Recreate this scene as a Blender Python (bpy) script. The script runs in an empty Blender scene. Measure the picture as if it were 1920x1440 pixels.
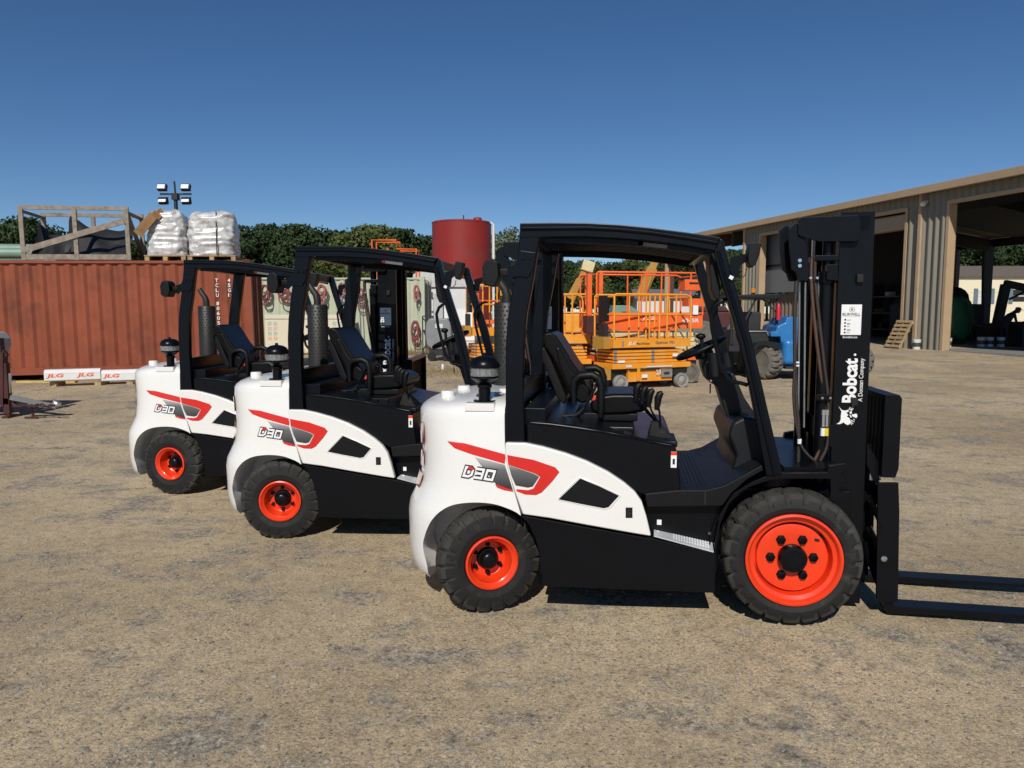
import bpy, bmesh, math, random
from mathutils import Vector, Matrix
R = math.radians
random.seed(7)
scene = bpy.context.scene
COL = scene.collection
# ------------------------------------------------------------------ camera, sky, sun, exposure
FPX, PITCH, CAMH = 1408.34, R(5.4528), 1.6808
cam_d = bpy.data.cameras.new('camera'); cam = bpy.data.objects.new('camera', cam_d); COL.objects.link(cam)
cam.location = (0, 0, CAMH); cam.rotation_euler = (R(90) - PITCH, 0, 0)
cam_d.sensor_width = 36; cam_d.lens = 36 * FPX / 1920; cam_d.clip_start = 0.05; cam_d.clip_end = 3000
scene.camera = cam
SUN_EL = R(38.6); TOSUN = Vector((-0.148 * math.cos(SUN_EL), -0.989 * math.cos(SUN_EL), math.sin(SUN_EL))).normalized()
world = bpy.data.worlds.new('World'); scene.world = world; world.use_nodes = True
wt_ = world.node_tree; wt_.nodes.clear()
sky = wt_.nodes.new('ShaderNodeTexSky'); sky.sky_type = 'NISHITA'; sky.sun_disc = False
sky.sun_elevation = SUN_EL; sky.sun_rotation = math.atan2(TOSUN.x, TOSUN.y)
sky.air_density = 1.0; sky.dust_density = 0.0; sky.ozone_density = 3.0; sky.altitude = 2600
bg = wt_.nodes.new('ShaderNodeBackground'); bg.inputs['Strength'].default_value = 0.074
wo = wt_.nodes.new('ShaderNodeOutputWorld')
hs_ = wt_.nodes.new('ShaderNodeHueSaturation'); hs_.inputs['Hue'].default_value = .502; hs_.inputs['Saturation'].default_value = 1.18; hs_.inputs['Value'].default_value = 1.0
wt_.links.new(sky.outputs[0], hs_.inputs['Color']); wt_.links.new(hs_.outputs[0], bg.inputs[0]); wt_.links.new(bg.outputs[0], wo.inputs[0])
sd = bpy.data.lights.new('sun', 'SUN'); sd.energy = 4.1; sd.angle = R(0.53); sd.color = (1, 0.945, 0.86)
sun = bpy.data.objects.new('sun', sd); COL.objects.link(sun); sun.location = (0, -10, 20)
sun.rotation_euler = TOSUN.to_track_quat('Z', 'Y').to_euler()
scene.view_settings.view_transform = 'Standard'; scene.view_settings.look = 'None'
scene.view_settings.exposure = 0.0; scene.view_settings.gamma = 1
# ------------------------------------------------------------------ measuring: photo point -> point at a known depth
def ray(u, v):
    a = (u - 960) / FPX; b = -(v - 720) / FPX; c, s = math.cos(PITCH), math.sin(PITCH)
    return Vector((a, c + b * s, -s + b * c))
EYE = Vector((0, 0, CAMH))
POSES = [(-.095, 4.630, R(-8.505)), (-1.688, 6.008, R(-7.295)), (-3.143, 7.381, R(-1.906))]
def P(u, v, y):
    "point of the truck's own side plane y (truck coordinates) seen at u, v"
    tx, ty, a = POSES[0]; c, s = math.cos(a), math.sin(a); n = Vector((-s, c, 0))
    p0 = Vector((tx, ty, 0)) + n * y; d = ray(u, v); k = n.dot(p0 - EYE) / n.dot(d); W = EYE + d * k
    dx, dy = W.x - tx, W.y - ty
    return Vector((c * dx + s * dy, -s * dx + c * dy, W.z))
def tr(pts, y): return [(lambda p: (p.x, p.z))(P(u, v, y)) for u, v in pts]
def atY(u, v, Y):
    d = ray(u, v); return EYE + d * (Y / d.y)
# ------------------------------------------------------------------ mesh helpers
class MB:
    def __init__(s): s.v = []; s.f = []; s.mi = []; s.cur = 0; s.mats = []
    def mat(s, m):
        if m not in s.mats: s.mats.append(m)
        s.cur = s.mats.index(m); return s
    def add(s, vs, fs):
        o = len(s.v); s.v += [Vector(p) for p in vs]
        for f in fs: s.f.append([i + o for i in f]); s.mi.append(s.cur)
        return s
    def box(s, c, d, rot=None):
        x, y, z = d[0] / 2, d[1] / 2, d[2] / 2; c = Vector(c)
        vs = [Vector(p) for p in [(-x, -y, -z), (x, -y, -z), (x, y, -z), (-x, y, -z), (-x, -y, z), (x, -y, z), (x, y, z), (-x, y, z)]]
        if rot is not None: vs = [rot @ p for p in vs]
        return s.add([c + p for p in vs], [(0, 3, 2, 1), (4, 5, 6, 7), (0, 1, 5, 4), (1, 2, 6, 5), (2, 3, 7, 6), (3, 0, 4, 7)])
    def bx(s, x0, x1, y0, y1, z0, z1):
        return s.box(((x0 + x1) / 2, (y0 + y1) / 2, (z0 + z1) / 2), (abs(x1 - x0), abs(y1 - y0), abs(z1 - z0)))
    def prism(s, pts, y0, y1, fr=None):
        "outline (a, b) swept between y0 and y1; fr(a, y, b) maps to space (default x, y, z)"
        g = fr or (lambda a, y, b: (a, y, b)); n = len(pts)
        A = sum(pts[i][0] * pts[(i + 1) % n][1] - pts[(i + 1) % n][0] * pts[i][1] for i in range(n))
        if A < 0: pts = pts[::-1]
        vs = [g(a, y0, b) for a, b in pts] + [g(a, y1, b) for a, b in pts]
        return s.add(vs, [list(range(n)), list(range(2 * n - 1, n - 1, -1))] + [(i, i + n, (i + 1) % n + n, (i + 1) % n) for i in range(n)])
    def tube(s, pts, r, seg=8, closed=False, cap=True):
        pts = [Vector(p) for p in pts]; n = len(pts); rs = r if isinstance(r, (list, tuple)) else [r] * n
        vs = []; prev = None
        for i, p in enumerate(pts):
            a = pts[(i - 1) % n] if (closed or i > 0) else p; b = pts[(i + 1) % n] if (closed or i < n - 1) else p
            t = (b - a).normalized() if (b - a).length > 1e-9 else Vector((0, 0, 1))
            if prev is None: x = t.orthogonal().normalized()
            else:
                x = prev - t * prev.dot(t)
                x = x.normalized() if x.length > 1e-6 else t.orthogonal().normalized()
            prev = x; y = t.cross(x)
            for k in range(seg):
                q = 2 * math.pi * k / seg; vs.append(p + (x * math.cos(q) + y * math.sin(q)) * rs[i])
        fs = []
        for i in range(n if closed else n - 1):
            for k in range(seg):
                a = i * seg + k; b = i * seg + (k + 1) % seg; j = (i + 1) % n
                fs.append((a, b, j * seg + (k + 1) % seg, j * seg + k))
        if cap and not closed: fs += [list(range(seg))[::-1], [(n - 1) * seg + k for k in range(seg)]]
        return s.add(vs, fs)
    def cyl(s, a, b, r, seg=16, r2=None): return s.tube([a, b], [r, r if r2 is None else r2], seg)
    def lathe(s, prof, o=(0, 0, 0), ax=(0, 0, 1), seg=32, fn=None, cap=True):
        o = Vector(o); ax = Vector(ax).normalized(); x = Vector((1, 0, 0)) if abs(ax.x) < .9 else Vector((0, 0, 1))
        x = (x - ax * x.dot(ax)).normalized(); y = ax.cross(x); n = len(prof); vs = []
        for k in range(seg):
            q = 2 * math.pi * k / seg; d = x * math.cos(q) + y * math.sin(q)
            for i, (r, h) in enumerate(prof):
                if fn: r = fn(r, h, k, i)
                vs.append(o + d * r + ax * h)
        fs = [(k * n + i, ((k + 1) % seg) * n + i, ((k + 1) % seg) * n + i + 1, k * n + i + 1) for k in range(seg) for i in range(n - 1)]
        if cap and prof[0][0] > 1e-6: fs.append([k * n for k in range(seg)][::-1])
        if cap and prof[-1][0] > 1e-6: fs.append([k * n + n - 1 for k in range(seg)])
        return s.add(vs, fs)
    def sphere(s, c, r, seg=12, sq=(1, 1, 1)):
        n = seg // 2; c = Vector(c); o = len(s.v); vs = [c + Vector((0, 0, r * sq[2]))]; fs = []
        for i in range(1, n):
            for k in range(seg):
                t = math.pi * i / n; q = 2 * math.pi * k / seg
                vs.append(c + Vector((r * sq[0] * math.sin(t) * math.cos(q), r * sq[1] * math.sin(t) * math.sin(q), r * sq[2] * math.cos(t))))
        vs.append(c - Vector((0, 0, r * sq[2])))
        for k in range(seg):
            fs.append((0, 1 + k, 1 + (k + 1) % seg)); fs.append((len(vs) - 1, 1 + (n - 2) * seg + (k + 1) % seg, 1 + (n - 2) * seg + k))
            for i in range(n - 2): fs.append((1 + i * seg + k, 1 + (i + 1) * seg + k, 1 + (i + 1) * seg + (k + 1) % seg, 1 + i * seg + (k + 1) % seg))
        return s.add(vs, fs)
    def bar(s, a, b, w, h=None, up=(0, 0, 1)):
        a = Vector(a); b = Vector(b); t = (b - a); L = t.length; t.normalize(); up = Vector(up)
        if abs(t.dot(up)) > .98: up = Vector((0, 1, 0)) if abs(t.y) < .9 else Vector((1, 0, 0))
        x = t.cross(up).normalized(); z = x.cross(t); h = h or w
        return s.box((a + b) / 2, (w, L, h), Matrix((x, t, z)).transposed())
    def build(s, name, mats=None, parent=None, bevel=0, ang=35, seg=2, origin=None, flat=False):
        me = bpy.data.meshes.new(name)
        org = Vector(origin) if origin is not None else Vector((0, 0, 0))
        me.from_pydata([p - org for p in s.v], [], s.f)
        ml = s.mats if s.mats else (mats if isinstance(mats, (list, tuple)) else [mats])
        for m in ml: me.materials.append(m)
        if s.mats:
            for p, i in zip(me.polygons, s.mi): p.material_index = i
        bm = bmesh.new(); bm.from_mesh(me)
        bmesh.ops.remove_doubles(bm, verts=bm.verts, dist=1e-5)
        bmesh.ops.recalc_face_normals(bm, faces=bm.faces)
        if bevel > 0:
            es = [e for e in bm.edges if len(e.link_faces) == 2 and e.calc_face_angle(0) > R(30)]
            bmesh.ops.bevel(bm, geom=es, offset=bevel, segments=seg, affect='EDGES', profile=.5, clamp_overlap=True)
        for f in bm.faces: f.smooth = not flat
        for e in bm.edges: e.smooth = (len(e.link_faces) == 2 and e.calc_face_angle(0) < R(ang))
        bm.to_mesh(me); bm.free(); me.validate()
        o = bpy.data.objects.new(name, me); COL.objects.link(o); o.location = org
        if parent is not None:
            o.parent = parent
            if parent.type == 'MESH' and parent.get('_org') is not None: o.location = org - Vector(parent['_org'])
        o['_org'] = list(org)
        if bevel > 0:
            w = o.modifiers.new('weighted_normals', 'WEIGHTED_NORMAL'); w.keep_sharp = True; w.weight = 90
        return o
def thing(name, label, cat, loc=(0, 0, 0), rz=0, group=None):
    o = bpy.data.objects.new(name, None); COL.objects.link(o); o.empty_display_size = .1
    o.location = loc; o.rotation_euler = (0, 0, rz); o['label'] = label; o['category'] = cat
    if group: o['group'] = group
    return o
def tag(o, label, cat, group=None):
    o['label'] = label; o['category'] = cat
    if group: o['group'] = group
    return o
def kids(o): return [c for c in bpy.data.objects if c.parent == o]
def copy_tree(o, parent=None):
    c = o.copy(); COL.objects.link(c); c.parent = parent
    for ch in kids(o): copy_tree(ch, c)
    return c
_tc = {}
def text_geo(txt, bold=0.0, space=1.0):
    k = (txt, bold, space)
    if k not in _tc:
        cu = bpy.data.curves.new('lettering', 'FONT'); cu.body = txt; cu.size = 1; cu.offset = bold; cu.space_character = space
        cu.resolution_u = 3; cu.fill_mode = 'FRONT'
        ob = bpy.data.objects.new('lettering', cu); COL.objects.link(ob)
        bpy.context.view_layer.update(); dg = bpy.context.evaluated_depsgraph_get(); me = ob.evaluated_get(dg).to_mesh()
        vs = [(v.co.x, v.co.y) for v in me.vertices]; fs = [list(p.vertices) for p in me.polygons]
        ob.evaluated_get(dg).to_mesh_clear(); bpy.data.objects.remove(ob); bpy.data.curves.remove(cu)
        x0 = min(a for a, b in vs); x1 = max(a for a, b in vs); y0 = min(b for a, b in vs); y1 = max(b for a, b in vs)
        _tc[k] = ([((a - x0) / (x1 - x0), (b - y0) / (y1 - y0)) for a, b in vs], fs)
    return _tc[k]
def text(mb, txt, o, ax, up, w, h, bold=0.0, shear=0.0, space=1.0):
    "lettering laid flat: fills a w x h box whose corner is o, along ax and up"
    vs, fs = text_geo(txt, bold, space); o = Vector(o); ax = Vector(ax).normalized(); up = Vector(up).normalized()
    mb.add([o + ax * (a * w + b * h * shear) + up * (b * h) for a, b in vs], fs)
def ribbon(mb, pts, w, closed=False, g=None):
    "flat stroke of width w through pts (a, b), mitred"
    n = len(pts); L = []; Rr = []
    for i in range(n):
        p = Vector(pts[i]); a = Vector(pts[(i - 1) % n]) if (closed or i) else None; b = Vector(pts[(i + 1) % n]) if (closed or i < n - 1) else None
        d1 = (p - a).normalized() if a is not None else (b - p).normalized(); d2 = (b - p).normalized() if b is not None else d1
        m = Vector((-(d1.y + d2.y), d1.x + d2.x)).normalized(); k = w / 2 / max(.35, m.dot(Vector((-d1.y, d1.x))))
        L.append(p + m * k); Rr.append(p - m * k)
    vs = [g(q.x, q.y) for q in L + Rr]
    mb.add(vs, [(i, (i + 1) % n, n + (i + 1) % n, n + i) for i in range(n if closed else n - 1)])
# ------------------------------------------------------------------ materials
def nt(name):
    m = bpy.data.materials.new(name); m.use_nodes = True; t = m.node_tree; b = t.nodes['Principled BSDF']; return m, t, b
def N(t, k, **kw):
    n = t.nodes.new(k)
    for a, v in kw.items():
        if a in n.inputs.keys() if hasattr(n.inputs, 'keys') else False: n.inputs[a].default_value = v
        else: setattr(n, a, v)
    return n
def ramp(t, src, stops):
    r = t.nodes.new('ShaderNodeValToRGB'); t.links.new(src, r.inputs[0]); e = r.color_ramp.elements
    while len(e) < len(stops): e.new(.5)
    for i, (p, c) in enumerate(stops): e[i].position = p; e[i].color = (c[0], c[1], c[2], 1)
    return r.outputs[0]
def noise(t, scale, detail=4, rough=.6, coord='Object', dim=None, vec=None):
    n = t.nodes.new('ShaderNodeTexNoise'); n.inputs['Scale'].default_value = scale; n.inputs['Detail'].default_value = detail; n.inputs['Roughness'].default_value = rough
    if vec is None:
        c = t.nodes.new('ShaderNodeTexCoord'); t.links.new(c.outputs[coord], n.inputs['Vector'])
    else: t.links.new(vec, n.inputs['Vector'])
    return n.outputs['Fac']
def bump(t, b, h, strength=.3, dist=.01, prev=None):
    n = t.nodes.new('ShaderNodeBump'); n.inputs['Strength'].default_value = strength; n.inputs['Distance'].default_value = dist
    t.links.new(h, n.inputs['Height'])
    if prev is not None: t.links.new(prev, n.inputs['Normal'])
    t.links.new(n.outputs[0], b.inputs['Normal']); return n.outputs[0]
_mc = {}
def M(name, col, rough=.5, metal=0, coat=0, var=.12, scale=6, bmp=0, bscale=60, spec=.5, dirt=None, dirt_scale=3, dirt_lo=.5, dirt_hi=.7):
    if name in _mc: return _mc[name]
    m, t, b = nt(name); f = noise(t, scale)
    lo = tuple(c * (1 - var) for c in col); hi = tuple(min(1, c * (1 + var)) for c in col)
    out = ramp(t, f, [(.3, lo), (.7, hi)])
    if dirt:
        f2 = noise(t, dirt_scale, 8, .65)
        mr = t.nodes.new('ShaderNodeMapRange'); mr.inputs['From Min'].default_value = dirt_lo; mr.inputs['From Max'].default_value = dirt_hi; t.links.new(f2, mr.inputs['Value'])
        mx = t.nodes.new('ShaderNodeMix'); mx.data_type = 'RGBA'; t.links.new(mr.outputs[0], mx.inputs['Factor']); t.links.new(out, mx.inputs[6]); mx.inputs[7].default_value = (*dirt, 1); out = mx.outputs[2]
    t.links.new(out, b.inputs['Base Color'])
    rr = t.nodes.new('ShaderNodeMapRange'); t.links.new(noise(t, scale * 3, 5), rr.inputs['Value']); rr.inputs['To Min'].default_value = max(0.02, rough - .07); rr.inputs['To Max'].default_value = min(1, rough + .07)
    t.links.new(rr.outputs[0], b.inputs['Roughness'])
    b.inputs['Metallic'].default_value = metal; b.inputs['Specular IOR Level'].default_value = spec
    if coat: b.inputs['Coat Weight'].default_value = coat; b.inputs['Coat Roughness'].default_value = .08
    if bmp: bump(t, b, noise(t, bscale, 6), bmp, .01)
    _mc[name] = m; return m
black = M('black_paint', (.0030, .0037, .0055), .30, var=.15, bmp=.004, bscale=160, spec=.22)
satin = M('satin_black_guard', (.0018, .0030, .0060), .30, var=.1, bmp=.003, bscale=220, spec=.22)
plastic = M('black_plastic', (.0045, .005, .006), .48, var=.15, bmp=.06, bscale=400, spec=.24)
vinyl = M('black_vinyl', (.0032, .0032, .0036), .38, var=.15, bmp=.04, bscale=300, spec=.2)
rubber = M('tyre_rubber', (.012, .012, .012), .7, var=.2, bmp=.2, bscale=120, dirt=(.065, .058, .047), dirt_scale=9, dirt_lo=.55, dirt_hi=.8, spec=.35)
tread = M('dusty_tread', (.040, .038, .034), .85, var=.3, scale=12, bmp=.3, bscale=90, spec=.25)
white = M('white_body_paint', (.76, .755, .73), .28, coat=.5, var=.02, scale=3)
orange = M('orange_rim_paint', (.78, .045, .009), .3, coat=.4, var=.05)
red = M('red_decal', (.62, .018, .014), .35, coat=.3, var=.08)
redlamp = M('red_lamp_lens', (.35, .02, .015), .12, coat=1, var=.2, scale=40)
steptr = M('galvanised_step', (.62, .64, .65), .45, metal=.35, var=.12)
silver = M('bright_zinc', (.55, .57, .58), .32, metal=.9, var=.15, bmp=.1)
chrome = M('polished_steel', (.7, .7, .7), .12, metal=1, var=.05)
dgrey = M('dark_grey_plastic', (.009, .010, .0125), .45, spec=.3, bmp=.06, bscale=300)
sticker = M('white_sticker', (.78, .78, .78), .4, var=.03)
ink = M('black_ink', (.012, .012, .014), .45)
hosem = M('hydraulic_hose', (.030, .022, .018), .55, bmp=.3, bscale=200)
copper = M('brown_hose', (.075, .040, .028), .5, bmp=.3, bscale=200)
muff = M('muffler_steel', (.022, .021, .020), .5, metal=.2, var=.2, bmp=.1)
yellowtag = M('yellow_tag', (.7, .55, .02), .5)
redbuckle = M('red_buckle', (.7, .06, .03), .4)
def glassy(name, col, rough, alpha):
    m, t, b = nt(name); b.inputs['Base Color'].default_value = (*col, 1); b.inputs['Roughness'].default_value = rough
    b.inputs['Transmission Weight'].default_value = alpha; b.inputs['IOR'].default_value = 1.45; return m
bowl = glassy('clear_bowl', (.75, .78, .78), .08, .85)
def gradient_decal():
    m, t, b = nt('grey_fade_decal'); c = t.nodes.new('ShaderNodeTexCoord'); s = t.nodes.new('ShaderNodeSeparateXYZ'); t.links.new(c.outputs['Object'], s.inputs[0])
    mr = t.nodes.new('ShaderNodeMapRange'); mr.inputs['From Min'].default_value = .74; mr.inputs['From Max'].default_value = .90; t.links.new(s.outputs['Z'], mr.inputs['Value'])
    t.links.new(ramp(t, mr.outputs[0], [(0, (.035, .035, .037)), (.55, (.12, .12, .125)), (1, (.5, .5, .5))]), b.inputs['Base Color']); b.inputs['Roughness'].default_value = .35; return m
gfade = gradient_decal()
# ------------------------------------------------------------------ FORKLIFT (x forward, -y the side we see, origin on the ground under the rear axle)
WX = 1.663; WZ = 0.402
def both(fn):
    for s in (-1, 1): fn(s)
CW = [((800, 1067), .560), ((783, 1064), .585), ((769, 1050), .600), ((763, 1015), .608), ((761, 953), .612), ((764, 935), .610), ((774, 915), .604), ((783, 893), .598), ((786, 860), .592), ((785, 820), .584), ((781, 790), .572), ((782, 770), .568), ((787, 759), .562), ((796, 752), .552), ((808, 747), .535)]
_cw = []
for (u, v), w in CW:
    p = P(u, v, -.36)
    if p.z < 1.10: _cw.append((p.z, p.x - .02, w))
_cw += [(1.12, -.432, .566), (1.142, -.418, .560), (1.162, -.392, .545), (1.180, -.350, .515), (1.194, -.285, .46), (1.203, -.19, .38)]
def cwpar(z):
    if z <= _cw[0][0]: return _cw[0][1:]
    for a, b in zip(_cw, _cw[1:]):
        if z <= b[0]:
            k = (z - a[0]) / (b[0] - a[0] + 1e-9); return (a[1] + (b[1] - a[1]) * k, a[2] + (b[2] - a[2]) * k)
    return _cw[-1][1:]
NEXP = 2.7; RC = .40
def cwy(x, z):
    xr, w = cwpar(z); xc = xr + RC
    if x >= xc: return w
    k = max(0, min(1, (xc - x) / (xc - xr))); return w * max(0, 1 - k ** NEXP) ** (1 / NEXP)
def seamx(z):
    S = [(P(977, 965, -.6)), (P(962, 915, -.6)), (P(952, 880, -.6)), (P(946, 845, -.6)), (P(946, 800, -.57)), (P(948, 745, -.52))]
    for a, b in zip(S, S[1:]):
        if z <= b.z: k = max(0, (z - a.z) / (b.z - a.z)); return a.x + (b.x - a.x) * k
    return S[-1].x
def spl(pts, n=4):
    out = []
    for i in range(len(pts) - 1):
        a, b, c, d = [Vector(pts[max(0, min(len(pts) - 1, i + k))]) for k in (-1, 0, 1, 2)]
        for k in range(n):
            t = k / n; q = .5 * ((2 * b) + (c - a) * t + (2 * a - 5 * b + 4 * c - d) * t * t + (3 * b - a - 3 * c + d) * t ** 3); out.append((q.x, q.y))
    out.append(tuple(pts[-1])); return out
def make_counterweight(root):
    mb = MB(); rings = []
    zs = []
    for a, b in zip(_cw, _cw[1:]): zs += [a[0] + (b[0] - a[0]) * k / 2 for k in range(2)]
    zs.append(_cw[-1][0])
    for z in zs:
        xr, w = cwpar(z); xc = xr + RC; xs = seamx(z); pts = []
        for i in range(7): pts.append((xs + (xc - xs) * i / 6, -w))
        for i in range(1, 15):
            th = math.pi / 2 * i / 15; pts.append((xc - RC * math.sin(th) ** (2 / NEXP), -w * math.cos(th) ** (2 / NEXP)))
        pts.append((xr, 0)); pts += [(x, -y) for x, y in pts[-2::-1]]
        rings.append([(x, y, z) for x, y in pts])
    n = len(rings[0]); vs = [p for r_ in rings for p in r_]; fs = []
    for j in range(len(rings) - 1):
        for i in range(n): fs.append((j * n + i, j * n + (i + 1) % n, (j + 1) * n + (i + 1) % n, (j + 1) * n + i))
    fs.append(list(range(n))[::-1]); fs.append([(len(rings) - 1) * n + i for i in range(n)])
    mb.add(vs, fs); o = mb.build('counterweight', white, root, ang=50)
    # wheel arches cut through the flank
    cut = MB(); arch = spl(tr([(800, 1110), (797, 1066), (789, 1030), (794, 1006), (806, 980), (824, 960), (848, 947), (880, 942), (915, 943), (945, 950), (977, 966), (1000, 1000), (1010, 1110)], -.6))
    cut.prism(arch, -.9, -.28); cut.prism(arch, .28, .9)
    co = cut.build('arch_cut', black, None)
    md = o.modifiers.new('arch', 'BOOLEAN'); md.object = co; md.operation = 'DIFFERENCE'; md.solver = 'EXACT'
    bpy.context.view_layer.update(); dg = bpy.context.evaluated_depsgraph_get()
    me = bpy.data.meshes.new_from_object(o.evaluated_get(dg)); o.modifiers.clear(); o.data = me; bpy.data.objects.remove(co)
    bm = bmesh.new(); bm.from_mesh(me)
    for f in bm.faces: f.smooth = True
    for e in bm.edges: e.smooth = len(e.link_faces) == 2 and e.calc_face_angle(0) < R(38)
    bm.to_mesh(me); bm.free(); me.materials.clear(); me.materials.append(white)
    for p in me.polygons: p.material_index = 0
    return o
def make_wheel(root, name, c, Rr, W, rimR, rear, side):
    """tyre with lugs, pressed rim, hub and nuts; side -1 faces -y"""
    s = side; mb = MB(); seg = 176; nl = 22 if not rear else 20
    h = W / 2
    prof = [(rimR, -h + .02), (rimR + .015, -h + .004), (rimR + (Rr - rimR) * .34, -h - .004), (rimR + (Rr - rimR) * .52, -h - .001), (Rr - .030, -h + .008), (Rr - .008, -h + .022), (Rr, -h + .045), (Rr + .003, -.012), (Rr + .003, .012), (Rr, h - .045), (Rr - .008, h - .022), (Rr - .030, h - .008), (rimR + .03, h), (rimR, h - .02)]
    ph = seg / nl
    def fn(r, hh, k, i):
        if 3 <= i <= 7 or 8 <= i <= 12:
            off = 0 if i <= 7 else .5; slant = [0, 0, 0, 0, 0, .06, .22, .42, .42, .22, .06, 0, 0, 0][i]
            q = (k / ph + off + slant) % 1
            if q < .17: return r - (.027 if i not in (7, 8) else .014) * (1 if i not in (4, 11, 3, 12) else (.75 if i in (4, 11) else .3))
        return r
    mb.lathe(prof, (0, 0, 0), (0, 1, 0), seg, fn, cap=False)
    mb.mats = [rubber, tread]; npf = len(prof) - 1; mb.mi = [1 if 4 <= (j % npf) <= 8 and j < seg * npf else 0 for j in range(len(mb.f))]
    if s > 0: mb.v = [Vector((p.x, -p.y, p.z)) for p in mb.v]
    w = mb.build(name, rubber, root, ang=19); w.location = c; w['_org'] = (0, 0, 0)
    rim = MB(); d = -h
    if not rear: pr = [(rimR - .022, -d), (rimR + .004, d + .016), (rimR + .006, d - .004), (rimR - .006, d - .008), (rimR - .014, d), (rimR - .020, d + .018), (rimR - .040, d + .026), (rimR - .046, d + .060), (rimR - .050, d + .085), (rimR - .056, d + .085), (rimR - .059, d + .052), (rimR - .064, d + .050), (rimR - .12, d + .056), (.0001, d + .056)]
    else: pr = [(rimR - .022, -d), (rimR + .004, d + .014), (rimR + .006, d - .004), (rimR - .004, d - .008), (rimR - .012, d), (rimR - .020, d + .012), (rimR - .026, d + .016), (rimR - .030, d + .060), (rimR - .044, d + .095), (rimR - .052, d + .100), (.0001, d + .100)]
    rim.lathe(pr, (0, 0, 0), (0, 1, 0), 64); f = 1
    def flip(m):
        if s > 0: m.v = [Vector((p.x, -p.y, p.z)) for p in m.v]
        return m
    r_o = flip(rim).build('rim', orange, w, ang=28)
    hub = MB()
    if not rear: hub.lathe([(.072, d + .056), (.072, d + .020), (.066, d + .006), (.050, d + .004), (.048, d + .008), (.0001, d + .008)], (0, 0, 0), (0, 1, 0), 40)
    else: hub.lathe([(.064, d + .100), (.058, d + .080), (.050, d + .078), (.048, d + .046), (.040, d + .036), (.026, d + .030), (.0001, d + .030)], (0, 0, 0), (0, 1, 0), 32)
    flip(hub).build('hub_cap', black, w, ang=40)
    nr = .108 if not rear else .083; nz = d + .056 if not rear else d + .100; ns = .021 if not rear else .012
    for k in range(6):
        a = R(60 * k + (30 if rear else 2)); x, z = nr * math.cos(a), nr * math.sin(a); nb = MB()
        nb.lathe([(ns * 1.25, nz), (ns * 1.25, nz - .004), (ns, nz - .005), (ns, nz - .022), (ns * .6, nz - .024), (ns * .55, nz - .014), (.0001, nz - .014)], (x, 0, z), (0, 1, 0), 6)
        nb.cyl((x, nz, z), (x, nz - .020, z), ns * .4, 8)
        flip(nb).build('wheel_nut', black, w, ang=30)
    if not rear:
        vb = MB(); a = R(36); vb.cyl((.172 * math.cos(a), nz - .003, .172 * math.sin(a)), (.172 * math.cos(a), nz + .02, .172 * math.sin(a)), .017, 12)
        vb.bar((.165 * math.cos(a), nz - .004, .165 * math.sin(a)), (.150 * math.cos(a + .12), nz - .004, .150 * math.sin(a + .12)), .012)
        flip(vb).build('valve_hole', ink, w)
        lt = MB(); fr_r = rimR + (Rr - rimR) * .5
    return w
def decal(mb, pts, lift=.003, cuts=3):
    "thin film following the flank of the counterweight"
    bm = bmesh.new(); f = bm.faces.new([bm.verts.new((x, 0, z)) for x, z in pts]); bmesh.ops.triangulate(bm, faces=[f])
    for _ in range(cuts): bmesh.ops.subdivide_edges(bm, edges=bm.edges[:], cuts=1, use_grid_fill=True)
    bm.verts.index_update(); mb.add([(v.co.x, -cwy(v.co.x, v.co.z) - lift, v.co.z) for v in bm.verts], [[v.index for v in f.verts] for f in bm.faces]); bm.free()
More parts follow.
